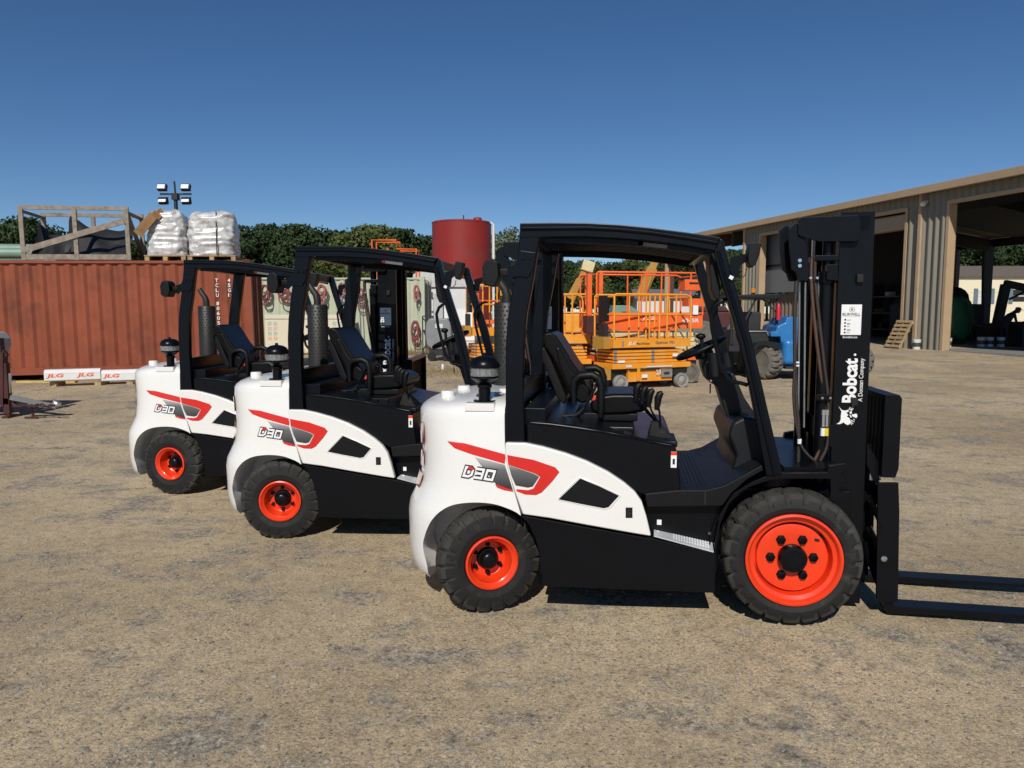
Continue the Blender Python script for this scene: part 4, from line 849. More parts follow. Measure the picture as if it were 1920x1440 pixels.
# ------------------------------------------------------------------ corrugated shipping containers
def container(name, label, L_, m_side, m_dark, org, rz, tilt=0, H=2.591, D=2.438, letters=True):
    "origin at the bottom of the near right corner; the box runs to -x and back to +y"
    root = thing(name, label, 'shipping container', org, rz); root.rotation_euler = (0, tilt, rz)
    def corr(x0, x1, y, out, z0, z1):
        mb = MB(); pts = []; x = x0; dp = .036
        while x < x1:
            for dx, dy in ((0, 0), (.072, 0), (.140, dp), (.212, dp), (.278, 0)): 
                if x + dx <= x1: pts.append((x + dx, y + out * dy))
            x += .278
        pts.append((x1, y)); n = len(pts); mb.add([(a, b_, z0) for a, b_ in pts] + [(a, b_, z1) for a, b_ in pts], [(i, i + 1, n + i + 1, n + i) for i in range(n - 1)]); return mb
    corr(-L_ + .16, -.16, .03, 1, .16, H - .09).build('side_wall', m_side, root, ang=20)
    corr(-L_ + .16, -.16, D - .03, -1, .16, H - .09).build('rear_wall', m_side, root, ang=20)
    rl = MB(); rl.bx(-L_ + .1, -.1, 0, .05, H - .09, H - .03); rl.bx(-L_ + .1, -.1, D - .05, D, H - .09, H - .03); rl.bx(-L_ + .1, -.1, 0, .05, 0, .16); rl.bx(-L_ + .1, -.1, D - .05, D, 0, .16); rl.build('rails', m_side, root)
    MB().bx(-L_ + .1, -.1, .02, D - .02, H - .055, H - .04).build('roof_sheet', m_side, root)
    for x in (-.16, -L_ + .0): 
        for y in (0, D - .16):
            po_ = MB().bx(x, x + .16, y, y + .16, 0, H - .03).build('corner_post', m_side, root)
            for z in (0, H - .118): xx = x - (.018 if x > -1 else 0); MB().bx(xx, xx + .18, y - .004, y + .164, z - .002, z + .12).build('corner_casting', m_dark, po_)
    dr = MB(); dr.bx(-.05, -.01, .16, D - .16, .1, H - .1)
    for y in (.45, .85, D - .85, D - .45): dr.cyl((.01, y, .1), (.01, y, H - .1), .018, 8)
    dr.build('end_doors', m_side, root); MB().bx(-L_, -L_ + .04, .16, D - .16, .1, H - .1).build('end_wall', m_side, root)
    bt = MB()
    for x in (-.3, -L_ * .33, -L_ * .66, -L_ + .3): bt.bx(x - .1, x + .1, 0, D, -.14, -.01)
    bt.build('timber_skids', wood, root)
    return root
cc = atY(471.5, 486.5, 17.95); RB = R(12.5)
red_c = container('shipping_container', 'long rust red corrugated shipping container carrying a timber crate and wrapped bags', 12.19, rust, rust2, (cc.x, cc.y, cc.z - 2.591), RB, R(-.75))
ctop = lambda x, y, z=2.57: red_c.matrix_world @ Vector((x, y, z))
bpy.context.view_layer.update()
lm = MB().mat(sticker)
bpy.context.view_layer.update()
def topxy0(u, v):
    n = red_c.matrix_world.to_3x3() @ Vector((0, 1, 0)); o = red_c.matrix_world @ Vector((0, 0, 2.5)); d = ray(u, v); k = n.dot(o - EYE) / n.dot(d); return red_c.matrix_world.inverted() @ (EYE + d * k)
tx1 = topxy0(405, 560).x; tx2 = topxy0(428, 560).x; tz1 = topxy0(408, 529).z
for txt, x0, s_, z0 in (('TCLU8060511', tx1, .085, tz1), ('45G1', tx2, .085, tz1)):
    for i, ch in enumerate(txt): text(lm, ch, (x0, .026 if False else -.004, z0 - i * .115 - (0.08 if i > 3 else 0)), (1, 0, 0), (0, 0, 1), .060 if ch != '1' else .02, s_, bold=.015)
lt_ = lm.build('serial_lettering', None, red_c)
lt_.location = (0, .03, 0)
gc0 = atY(797, 650, 25.8); gzc = gz(gc0.x, 25.8)
green_cont = container('shipping_container', 'pale green corrugated container hung with coils of red hose', 6.06, green_c, green_c, (gc0.x, 25.8, gzc + .02), R(.5), 0)
# coils of hose hanging on the green container
for i, (u, v, w, h_, m) in enumerate(((498, 549, 20, 30, hosered), (533, 548, 22, 27, hosered), (604, 547, 17, 26, hosepink), (676, 553, 20, 26, hosepink), (642, 539, 14, 16, hosepink), (781, 545, 9, 22, hosepink), (779, 620, 14, 42, hosered))):
    p = atY(u, v, 25.62); c_ = MB(); r_ = random.Random(i); sc = 25.6 / FPX
    for k in range(11):
        a0 = r_.uniform(-.02, .02); ww = w / 2 * sc * r_.uniform(.62, .95); hh = h_ / 2 * sc * r_.uniform(.62, .98)
        c_.tube([(a0 + ww * math.cos(q * .349), -.012 * k + r_.uniform(-.01, .01), hh * math.sin(q * .349) + r_.uniform(-.006, .006) - (.02 * k if k > 8 else 0)) for q in range(18)], .019, 6, closed=True)
    c_.bar((0, .02, hh * .9), (0, .18, hh * .9), .03)
    o = c_.build('hose_coil', m, None, ang=60); o.location = p
    pos = ('leftmost, beside the rust red container', 'second from the left', 'third from the left, faded pink', 'looped low, seen behind the middle truck cab', 'small one between two larger coils', 'near the right end, high up', 'long one hanging low at the right end')[i]
    tag(o, 'coil of red hose on the green container, ' + pos, 'hose', 'hose coils on the green container')
# cream cabinet with pastel squares
pa = atY(498, 661, 25.0); cb = thing('cabinet', 'cream cabinet printed with pastel pink and green squares', 'cabinet', (pa.x, 25.0, gz(pa.x, 25)))
MB().bx(0, 2.9, 0, .5, .05, 1.33).build('cabinet_body', M('cabinet_cream', (.66, .60, .46), .5, var=.03), cb, bevel=.01)
MB().bx(-.01, 2.91, -.01, .01, 1.18, 1.20).build('lid_seam', wood, cb)
sq1 = M('pastel_green', (.36, .50, .40), .6); sq2 = M('pastel_pink', (.62, .42, .34), .6)
for x0 in (.10, 2.25):
    s_ = MB()
    for i in range(2 if x0 < 1 else 3):
        for j in range(4): s_.mat((sq1, sq2)[(j) % 2]).bx(x0 + i * .19, x0 + i * .19 + .12, -.006, -.001, .98 - j * .165, 1.10 - j * .165)
    s_.build('printed_squares', None, cb)
# ------------------------------------------------------------------ on top of the red container (built in its frame)
def on_top(o, x, y, z=2.575, rz=0): o.location = red_c.matrix_world @ Vector((x, y, z)); o.rotation_euler = (0, R(-.75), RB + rz)
def topxy(u, v):
    n = red_c.matrix_world.to_3x3() @ Vector((0, 1, 0)); o = red_c.matrix_world @ Vector((0, .1, 2.57)); d = ray(u, v); k = n.dot(o - EYE) / n.dot(d); return red_c.matrix_world.inverted() @ (EYE + d * k)
xl = topxy(45, 482).x; xr = topxy(242, 482).x; zt_ = topxy(140, 390).z - 2.575
cr = thing('timber_crate', 'open weathered timber crate frame full of black netting on the red container', 'crate', (0, 0, 0)); on_top(cr, xl, .1); W_ = xr - xl
def crbar(nm, a, b_, w=.09, h=.05): MB().bar(a, b_, w, h).build(nm, wood, cr, bevel=.004)
for y in (0, 1.3):
    for x in (0, W_ * .5, W_): crbar('post', (x, y, 0), (x, y, zt_), .09, .07)
    crbar('top_rail', (-.05, y, zt_), (W_ + .05, y, zt_), .05, .09); crbar('bottom_rail', (-.05, y, .07), (W_ + .05, y, .07), .05, .12)
for x in (0, W_): crbar('cross_rail', (x, 0, zt_ - .08), (x, 1.3, zt_ - .08)); 
crbar('diagonal_brace', (.05, -.05, .22), (W_ - .05, -.05, zt_ * .76), .04, .13); crbar('diagonal_brace', (W_ - .02, 0, zt_), (W_ + .02, 1.3, .1))
def sheet(fn, nu, nv): 
    mb = MB(); mb.add([fn(i / (nu - 1), j / (nv - 1)) for j in range(nv) for i in range(nu)], [(j * nu + i, j * nu + i + 1, (j + 1) * nu + i + 1, (j + 1) * nu + i) for j in range(nv - 1) for i in range(nu - 1)]); return mb
net = thing('netting', 'black netting and moulded panels sagging inside the timber crate', 'netting'); on_top(net, xl, .1, 2.60)
for k, (x0, x1, zA, zB, sag, y0) in enumerate(((.05, W_ * .37, zt_ * .75, zt_ * .62, .18, .25), (W_ * .32, W_ - .08, zt_ * .92, zt_ * .74, .20, .3), (.1, W_ * .95, zt_ * .35, zt_ * .55, .12, .12))):
    o = sheet(lambda a, b_: (x0 + (x1 - x0) * a + .04 * math.sin(b_ * 5), y0 + .75 * b_ + .05 * math.sin(a * 9 + k), (zA + (zB - zA) * a - sag * math.sin(math.pi * a)) * (1 - .88 * (1 - b_) ** 1.4 if k < 2 else 1 - .9 * (1 - b_)) + .03 * math.sin(a * 13 + b_ * 7)), 18, 10).build('panel', tarp, net, ang=70)
for i, (u, v, z0) in enumerate(((106, 472, .2), (170, 473, .2))):
    q = topxy(u, v); o = MB().box((0, 0, 0), (.16, .05, .03)).build('plank', wood, None); on_top(o, q.x, .12, 2.62 + z0 * .2); tag(o, ('short pale batten in the left half of the crate', 'short pale batten in the right half of the crate')[i], 'batten')
def bag(u0, u1, v1, lab, seed, taper):
    a = topxy(u0, 480); b_ = topxy(u1, 480); c_ = topxy((u0 + u1) / 2, v1); w = b_.x - a.x; h = c_.z - 2.72; r = random.Random(seed)
    t = thing('bulk_bag', lab, 'bulk bag', (0, 0, 0), 0, 'wrapped bulk bags on the red container'); on_top(t, (a.x + b_.x) / 2, .75, 2.70)
    mb = MB(); nu, nv = 72, 40; vs = []
    ph = [r.random() * 6.28 for _ in range(8)]
    for j in range(nv + 1):
        f = j / nv; z = h * f; k = (1 + .06 * math.sin(f * 3.1)) * (1 - taper * f ** 1.4)
        if f > .93: k *= 1 - (f - .93) * 5
        k += .006 * math.sin(f * 46 + ph[0]) * math.sin(f * 17 + ph[1])
        for i in range(nu):
            q = 2 * math.pi * i / nu; e = 3.6; cx = abs(math.cos(q)) ** (2 / e) * (1 if math.cos(q) > 0 else -1); sy = abs(math.sin(q)) ** (2 / e) * (1 if math.sin(q) > 0 else -1)
            nz = Vector((math.cos(q) * 1.6 + seed * 9, math.sin(q) * 1.6, f * 6)); n_ = .075 * mnoise.noise(nz) + .045 * mnoise.noise(nz * 2.3) + .35 * (.012 * math.sin(f * 61 + 2.2 * math.sin(q * 3 + ph[7]) + ph[1]) + .022 * math.sin(f * 38 + 1.5 * math.sin(q * 2 + ph[2]) + ph[3]) + .02 * math.sin(q * 5 + f * 12 + ph[4]) + .012 * math.sin(q * 13 + ph[5] + f * 31))
            vs.append((cx * (w / 2) * (k + n_) + taper * .15 * w * f, sy * .55 * (k + n_), z + .03 * math.sin(q * 3 + ph[6]) * f))
    mb.add(vs, [(j * nu + i, j * nu + (i + 1) % nu, (j + 1) * nu + (i + 1) % nu, (j + 1) * nu + i) for j in range(nv) for i in range(nu)] + [[nv * nu + i for i in range(nu)], [i for i in range(nu)][::-1]])
    mb.build('wrapped_bag', wrap, t, ang=75)
    if seed == 2:
        MB().tube([(w * .12, -.60, .0), (w * .13, -.60, h * .6), (w * .13, -.50, h * .98)], .012, 6).build('strap', ink, t)
    pl_ = thing('pallet', 'timber pallet under the ' + ('left' if seed == 1 else 'right') + ' wrapped bag on the container', 'pallet'); on_top(pl_, (a.x + b_.x) / 2, .75, 2.575)
    for x in (-w / 2 + .06, 0, w / 2 - .06): MB().bx(x - .05, x + .05, -.55, .55, .0, .10).build('bearer', pwood, pl_)
    MB().bx(-w / 2, w / 2, -.56, .56, .10, .125).build('deck', pwood, pl_); return t, w, h
b1, w1, h1 = bag(268, 347, 388, 'left silvery wrapped bulk bag, narrower at the top, torn cardboard over it', 1, .22)
b2_, w2, h2 = bag(349, 441, 391, 'right silvery wrapped bulk bag with a dark strap down its side', 2, .07)
cd = MB()
for k in range(3):
    q0 = topxy(259 + 5 * k, 440 - 10 * k); q1 = topxy(288 + 7 * k, 402 - 4 * k); cd.bar((q0.x, .02 + .1 * k, q0.z), (q1.x, .12 + .1 * k, q1.z), .20, .02, up=(0, 1, .6))
cdo = cd.build('cardboard', card, None); cdo.matrix_world = red_c.matrix_world.copy(); tag(cdo, 'torn brown cardboard slipping off the left wrapped bag', 'cardboard')
# green ribbed pipes lying behind the crate
for i, (v, y) in enumerate(((461, 1.9), (472, 1.5), (478, 2.1))):
    q = topxy(-30, v); pp = MB(); n_ = 90
    pp.tube([(x_ * 3.2 / n_, 0, .0) for x_ in range(n_)], [.125 + .008 * (x_ % 2) for x_ in range(n_)], 14)
    o = pp.build('ribbed_pipe', lgreen, None, ang=80); on_top(o, xl - 2.6 + i * .25, y, 2.60 + (.36 - .13 * i if i < 2 else .14), R(3 - 3 * i)); tag(o, 'green ribbed drain pipe on the red container, ' + ('topmost', 'middle', 'lowest')[i] + ' of the three', 'pipe', 'green ribbed pipes')
# ------------------------------------------------------------------ light tower behind
lt = atY(329, 365, 24); tw = thing('light_tower', 'mobile light tower with four floodlights rising behind the wrapped bags', 'light tower', (lt.x, 24, gz(lt.x, 24))); zT = atY(329, 340, 24).z - tw.location.z; za = atY(329, 364, 24).z - tw.location.z
m_ = MB(); m_.cyl((0, 0, .4), (0, 0, za), .06, 10); m_.cyl((0, 0, za), (-.02, 0, zT), .03, 8); m_.bx(-.09, .09, -.1, .1, za - .18, za + .02); m_.bar((-.48, 0, za), (.50, 0, za), .05); m_.build('mast', dark, tw)
MB().bx(-.8, .8, -.5, .5, .35, 1.3).build('engine_housing', whitep, tw, bevel=.03)
for x in (-.85, .85): MB().lathe([(.28, -.09), (.30, -.06), (.30, .06), (.28, .09)], (x * .5, -.6, .3), (0, 1, 0), 20).build('wheel', dtyre, tw)
for sx, sz in ((-.46, .19), (.46, .19), (-.44, -.22), (.46, -.22)):
    la = MB(); c_ = Vector((sx * .80, -.08, za + sz)); la.box(c_, (.29, .14, .22), Matrix.Rotation(-.4 if sz > 0 else .3, 3, 'X')); lo = la.build('floodlight', dark, tw, bevel=.03)
    MB().box(c_ + Vector((0, -.085, .02)), (.23, .02, .14), Matrix.Rotation(-.4, 3, 'X')).build('lamp_glass', sticker, lo); MB().bar(c_ + Vector((-.15, .03, -sz * .5)), c_ + Vector((.15, .03, -sz * .5)), .02).build('yoke', dark, lo)  # flat white on the lamp glass stands in for a pale reflection
# ------------------------------------------------------------------ wrapped booms with lettering, planks
o1 = gp(84, 718); o1.y = min(o1.y, 16.2)
def boom(u0, u1, lab, lets, v0=716.0):
    Y0, Y1 = 15.6, 16.3; a = atY(u0, v0, Y0 if u0 < 150 else 16.05); b_ = atY(u1, v0 - (2 if u0 < 150 else 0), 16.05 if u0 < 150 else 16.5); L_ = (b_ - a).length; t = thing('wrapped_boom', lab, 'wrapped boom', a, math.atan2(b_.y - a.y, b_.x - a.x), 'white wrapped booms'); h = .245
    mb = MB(); mb.prism([(0, .02), (0, h * .8), (.06, h), (.25, h), (.31, h * .8), (.31, 0), (.05, 0)], .0, L_ - .006, lambda a_, y_, z_: (y_, a_ - .02, z_)); o = mb.build('sleeve', M('white_sleeve', (.74, .74, .73), .45, var=.05, bmp=.35, bscale=7), t, bevel=.015)
    for x in lets:
        l_ = MB().mat(M('orange_print', (.78, .12, .03), .5)); text(l_, 'JLG', (x * L_, -.024, .065), (1, 0, 0), (0, 0, 1), .30, .10, bold=.03, shear=.35); l_.build('boom_lettering', None, t)
    return t, a, b_
bm1, A1, B1 = boom(83, 190, 'left white wrapped boom with two orange prints, lying by the red container', (.03, .56)); bm2, A2, B2 = boom(190.5, 300, 'right white wrapped boom with one orange print, running behind the farthest forklift', (.02,))
for i, (u, w) in enumerate(((99, .07), (183, .07), (243, .07))):
    p = atY(u, 717, 15.75 + i * .2); o = MB().bx(-w, w, 0, .34, -.14, .0).build('timber_block', pwood, None, bevel=.005); o.location = (p.x, p.y, atY(u, 716, p.y).z + .00); tag(o, ('left', 'middle', 'right')[i] + ' timber block propping up the white wrapped booms', 'timber block', 'blocks under the booms')
p = gp(30, 718); o = MB().bx(0, 1.3, 0, .12, .0, .045).build('plank', M('yellow_plank', (.5, .36, .12), .8, var=.2), None); o.location = (p.x, p.y, p.z); tag(o, 'yellowish plank on the ground left of the wrapped booms', 'plank')
# ------------------------------------------------------------------ trailer-mounted machine at the left edge
p = gp(20, 783); tl = thing('towed_machine', 'towed machine at the left edge, grey hood on a dark maroon frame with a drawbar', 'trailer', (p.x - .14, p.y, p.z)); Yt = p.y
def T(u, v, dy=0): q = atY(u, v, Yt + dy); return q - Vector(p)
hd_ = MB(); hood_o = [T(*q) for q in ((-100, 628), (-14, 623), (-7, 625), (2, 636), (3, 652), (-6, 668), (-14, 700), (-100, 700))]; hd_.prism([(q.x, q.z) for q in hood_o], -.35, .45); hd_.build('hood', M('pale_grey_paint', (.33, .33, .30), .5, var=.1), tl, bevel=.02)
fr_ = MB(); fr_.bar(T(14, 634), T(20, 690), .10, .10); fr_.bar(T(26, 680), T(33, 775), .09, .09); fr_.bar(T(20, 660), T(20, 760), .12); fr_.bar(T(10, 645), T(30, 668), .06); fr_.bar(T(-40, 752), T(36, 752), .09); fr_.bar(T(-40, 752, .5), T(36, 752, .5), .09); fr_.bar(T(36, 752), T(36, 752, .5), .08); fr_.build('frame', maroon, tl)
lg = MB(); lg.bar(T(0, 665), T(12, 735), .06); lg.bar(T(12, 700), T(12, 752), .04); lg.bar(T(36, 700), T(32, 760), .035); lg.build('support_leg', silver, tl)
jk = MB(); jk.cyl(T(34, 740), T(34, 782), .035, 10); jk.bx(T(28, 782).x, T(40, 782).x, -.1, .1, 0, .03); jk.build('jack_stand', maroon, tl)
tg = MB(); tg.bar(T(36, 745, -.2), T(122, 762, .1), .05, .07); tg.bar(T(36, 752, .5), T(118, 762, .15), .05, .07); tg.build('drawbar', grey, tl); hc = MB(); hc.sphere(T(122, 758, .1), .07, 10, (1.2, .8, .8)); hc.cyl(T(118, 748, .1), T(118, 785, .1) * Vector((1, 1, 0)) if False else T(118, 760, .1), .02, 8); hc.build('coupling', silver, tl)
chn = MB()
for k in range(2): chn.tube([T(40 + 8 * j, 757 + 6 * abs(math.sin(j * .9 + k)), -.25 + .1 * k) for j in range(11)], .014, 6)
chn.build('safety_chain', maroon, tl); sp = MB(); sp.cyl(T(76, 758, -.1), T(80, 783, -.1), .02, 6); sp.bar(T(64, 783, -.1), T(88, 783, -.1), .03); sp.build('drop_leg', maroon, tl)
for x_ in (-90,): wl_ = MB(); wl_.lathe([(.2, -.1), (.33, -.09), (.36, -.05), (.36, .05), (.33, .09), (.2, .1)], T(x_, 748) * Vector((1, 0, 0)) + Vector((0, 0, .36)), (0, 1, 0), 24); wl_.build('tyre', dtyre, tl)
# ------------------------------------------------------------------ red silo, white pole, grey machine, white sheds
Ys = 38; p = atY(866, 640, Ys); sx0 = atY(811, 500, Ys).x; sx1 = atY(921, 500, Ys).x; rs = (sx1 - sx0) / 2; zs = atY(866, 418, Ys).z; gs = gz(p.x, Ys)
sl = thing('silo', 'tall round rust red silo behind the forklifts', 'silo', ((sx0 + sx1) / 2, Ys, gs)); H_ = zs - gs
b_ = MB(); b_.lathe([(rs, .0), (rs, H_ * .55), (rs * 1.004, H_ * .552), (rs * 1.004, H_ * .556), (rs, H_ * .558), (rs, H_ - .08), (rs * 1.01, H_ - .07), (rs * 1.01, H_), (rs * .98, H_ + .02), (.0001, H_ + .18)], (0, 0, 0), (0, 0, 1), 64); b_.build('shell', silo, sl, ang=25)
v_ = MB(); v_.lathe([(.22, 0), (.22, .14), (.18, .2), (.0001, .24)], (rs * .55, -.3, H_ + .02), (0, 0, 1), 16); v_.bx(-rs * .45, -rs * .38, -.4, -.3, H_, H_ + .12); v_.build('roof_vent', silo, sl); MB().cyl((.1, 0, H_), (.1, 0, H_ + .38), .03, 6).build('aerial', dark, sl)
p = atY(925.5, 600, 37); po = MB(); zz = atY(925, 421, 37).z - gz(p.x, 37); po.tube([(0, 0, 0), (0, 0, zz), (-.15, 0, zz + .1)], .07, 10); o = po.build('pole', whitep, None); o.location = (p.x, 37, gz(p.x, 37)); tag(o, 'thin white pole standing at the right side of the red silo', 'pole')
Yg = 22.5; p = gp(825, 672); p = atY(825, 670, Yg); gq = gz(p.x, Yg); gm_ = thing('grey_machine', 'grey cowled machine on small wheels between the middle truck and the red silo', 'machine', (p.x, Yg, gq)); s_ = Yg / FPX
c_ = MB(); c_.prism([(-.36, .46), (-.40, .75), (-.38, 1.12), (-.28, 1.26), (.26, 1.26), (.36, 1.12), (.38, .75), (.32, .46), (.1, .34), (-.2, .34)], -.3, .3); c_.build('cowl', grey, gm_, bevel=.05, seg=3)
c_ = MB(); c_.bx(-.16, .12, -.18, .18, 1.2, 2.0); c_.build('column', M('light_grey_paint', (.42, .43, .43), .5), gm_, bevel=.02); c_ = MB(); c_.bx(-.10, .12, -.32, -.29, .98, 1.10); c_.build('label_plate', whitep, gm_)
c_ = MB(); c_.bx(-.3, .3, -.25, .25, .16, .36); c_.bar((-.45, -.2, .9), (-.2, -.2, .2), .05); c_.build('undercarriage', dark, gm_)
for x_ in (-.22, .22): MB().lathe([(.06, -.04), (.12, -.04), (.13, 0), (.12, .04), (.06, .04)], (x_, -.26, .13), (0, 1, 0), 16).build('wheel', rubber, gm_)
Yw = 30; a = atY(786, 600, Yw); sh = thing('site_cabin', 'white site cabin partly seen left of the red silo', 'cabin', (a.x, Yw, gz(a.x, Yw))); zc = atY(786, 538, Yw).z - sh.location.z; MB().bx(0, 2.2, 0, 2.5, 0, zc).build('wall', whitep, sh, bevel=.02); MB().bx(.15, .55, -.02, .0, zc - .45, zc - .2).build('window', dark, sh)
rf = MB(); rf.prism([(-.3, zc), (2.4, zc), (2.4, zc + .1), (.4, zc + .75), (-.2, zc + .5)], -.1, 2.6); rf.build('roof', M('pale_metal_roof', (.5, .5, .5), .5, var=.1), sh); MB().bx(1.0, 2.2, -.04, -.01, .2, zc * .62).build('wall_panel', sticker, sh)
st_ = MB(); 
for i in range(3): st_.bar((.75 + .12 * i, -.06, zc * .76), (.88 + .12 * i, -.06, zc * .86), .04, .01, up=(0, 1, 0))
st_.build('hazard_stripes', redx, sh)
Yk = 24; a = atY(793, 660, Yk); rk = thing('gate_frame', 'dark open steel gate frame in front of the white cabin', 'gate frame', (a.x, Yk, gz(a.x, Yk))); q = MB()
for A_, B_ in (((0, .05), (0, 1.3)), ((.34, .05), (.34, 1.3)), ((0, 1.3), (.34, 1.3)), ((0, .85), (.34, .85)), ((0, .2), (.34, .85)), ((0, 1.25), (.34, .85)), ((0, .1), (.34, .1))): q.bar((A_[0], 0, A_[1]), (B_[0], 0, B_[1]), .035)
q.build('bars', dark, rk)
p = gp(830, 693); o = MB().bx(-.025, .025, -.01, .01, 0, .14).build('stake', sticker, None); o.location = p; tag(o, 'short white stake in dry grass behind the middle forklift', 'stake')
# dry grass tufts
gr_ = MB(); rr = random.Random(5); straw = M('dry_grass', (.23, .17, .08), .9, var=.4, scale=3)
for i in range(2600):
    u = rr.uniform(690, 868); v = 697 + rr.gauss(0, 5.5); q = gp(u, v); hh = rr.uniform(.03, .10); a = rr.random() * 6.28; d = Vector((math.cos(a), math.sin(a), 0)); gr_.add([q - d * .006, q + d * .006, q + Vector((rr.uniform(-.05, .05), rr.uniform(-.05, .05), hh))], [(0, 1, 2)])
for i in range(2500):
    q = Vector((rr.uniform(-9.2, -2.6), rr.gauss(25.2, .3), 0)); q.z = gz(q.x, q.y); hh = rr.uniform(.05, .3); a = rr.random() * 6.28; d = Vector((math.cos(a), math.sin(a), 0)); gr_.add([q - d * .012, q + d * .012, q + Vector((rr.uniform(-.1, .1), rr.uniform(-.1, .1), hh))], [(0, 1, 2)])
o = gr_.build('dry_grass', straw, None, flat=True); o['kind'] = 'stuff'
# ------------------------------------------------------------------ access platforms
def scissor(label, org, rz, L_, W_, pc, sc_col, zch=(.16, .43), zst=(.54, .82), zdk=(.86, 1.03), ztop=1.93, wheel=gtyre, wr=.155, posts=(0, .45, .58, .68, .80, 1.0), bars=4, railcol=None, texts=(), midz=.55, gate=True, small=()):
    t = thing('scissor_lift', label, 'scissor lift', org, rz, 'scissor lifts in the yard'); rc = railcol or pc
    c_ = MB(); c_.bx(L_ * .2, L_ * .78, .04, W_ - .04, zch[0], zch[1]); c_.bx(-.02, L_ + .03, .0, W_, zch[1], zch[1] + .11); c_.bx(.30 * L_, .34 * L_, -.01, .04, zch[0] + .02, zch[1]); c_.build('chassis', pc, t, bevel=.012)
    c_ = MB(); c_.bx(L_ * .62, L_ * .76, -.012, .03, zch[0] + .08, zch[1] - .03); co = c_.build('control_panel', silver, t); d_ = MB(); d_.bx(L_ * .65, L_ * .72, -.018, -.010, zch[0] + .13, zch[1] - .09); d_.build('panel_buttons', dark, co)
    d_ = MB(); d_.bx(L_ * .205, L_ * .60, .0, .03, zch[1] - .035, zch[1] - .005); d_.bx(L_ * .80, L_ * .96, .05, W_ - .05, zch[0] + .1, zch[1]); d_.bx(.02, L_ * .2, .12, W_ - .12, zch[0] + .05, zch[1]); d_.build('undergear', dark, t)
    for x in (.10 * L_, .90 * L_):
        for y, s_ in ((.02, 1), (W_ - .02, -1)):
            w_ = MB(); w_.lathe([(wr * .35, 0), (wr * .62, .02), (wr * .68, .0), (wr * .95, -.012), (wr, .02), (wr, .09), (wr * .95, .11), (wr * .3, .11)], (x, y - .03 * s_, wr), (0, s_, 0), 28); w_.lathe([(wr * .62, .01), (wr * .2, -.02), (.0001, -.03)], (x, y - .03 * s_, wr), (0, s_, 0), 16); w_.build('wheel', wheel, t, ang=40)
    hb = (zst[1] - zst[0]) / bars
    for i in range(bars):
        z = zst[0] + hb * i
        b_ = MB()
        for y0 in (.05, W_ - .10):
            b_.bx(.03, L_ - .06 - .03 * i, y0, y0 + .05, z + .006, z + hb - .008)
        for x in (.03, L_ * .5, L_ - .12): b_.cyl((x + .03, .03, z + hb / 2), (x + .03, W_ - .03, z + hb / 2), .022, 8)
        b_.build('scissor_arm', sc_col, t, bevel=.006)
    pn = MB()
    for i in range(bars):
        for x in (.06, L_ * .5 + .03): pn.cyl((x, .024, zst[0] + hb * (i + .5)), (x, .05, zst[0] + hb * (i + .5)), .028, 10)
    pn.build('pivot_pins', grey, t)
    dk = MB(); dk.bx(-.02, L_ + .0, -.01, .02, zdk[0], zdk[1]); dk.bx(-.02, L_, W_ - .02, W_ + .01, zdk[0], zdk[1]); dk.bx(-.02, .01, .0, W_, zdk[0], zdk[1]); dk.bx(L_ - .02, L_, 0, W_, zdk[0], zdk[1]); dk.bx(0, L_, 0, W_, zdk[0] + .03, zdk[0] + .06); dk.build('platform', pc, t)
    rl = MB(); r_ = .021
    for y in (.0, W_):
        rl.tube([(0, y, zdk[1]), (0, y, ztop - .03), (.03, y, ztop), (L_ - .12, y, ztop), (L_ - .03, y, ztop - .03), (L_, y, ztop - .12), (L_, y, zdk[1])], r_, 8)
        rl.tube([(0, y, zdk[1] + (ztop - zdk[1]) * midz), (L_, y, zdk[1] + (ztop - zdk[1]) * midz)], r_ * .9, 8)
        for f in posts[1:-1]: rl.tube([(f * L_, y, zdk[1]), (f * L_, y, ztop)], r_ * .9, 8)
    for x in (0, L_):
        rl.tube([(x, 0, ztop - .05), (x, W_, ztop - .05)], r_, 8); rl.tube([(x, 0, zdk[1] + (ztop - zdk[1]) * midz), (x, W_, zdk[1] + (ztop - zdk[1]) * midz)], r_ * .9, 8)
    ro = rl.build('guardrail', rc, t, ang=60)
    if gate:
        gt = MB(); gt.bx(-.05, .03, W_ * .30, W_ * .72, zdk[1] + .35, ztop - .02); gt.build('gate', dgrey, t, bevel=.02); gt = MB(); gt.bx(-.10, -.02, W_ * .25, W_ * .60, zdk[1] + .03, zdk[1] + .32); gt.build('control_box', dark, t, bevel=.02); gt = MB(); gt.bx(-.18, -.03, .1, W_ * .7, zdk[0] - .02, zdk[1] + .05); gt.build('entry_step', ochre, t)
        gt = MB(); gt.bx(-.16, -.02, .05, W_ - .05, zch[1] - .22, zch[1] + .03); gt.build('battery_box', ochre, t, bevel=.02)
    for nm, txt, x, z, w_, h_, mt, sh_ in texts: l_ = MB().mat(mt); text(l_, txt, (x * L_, -.014, z), (1, 0, 0), (0, 0, 1), w_, h_, bold=.01, shear=sh_); l_.build(nm, None, t)
    for x, z, w_, h_, mt in small: MB().bx(x * L_, x * L_ + w_, -.0135, -.0105, z, z + h_).build('sticker', mt, t)
    return t
p = gp(1150, 733)
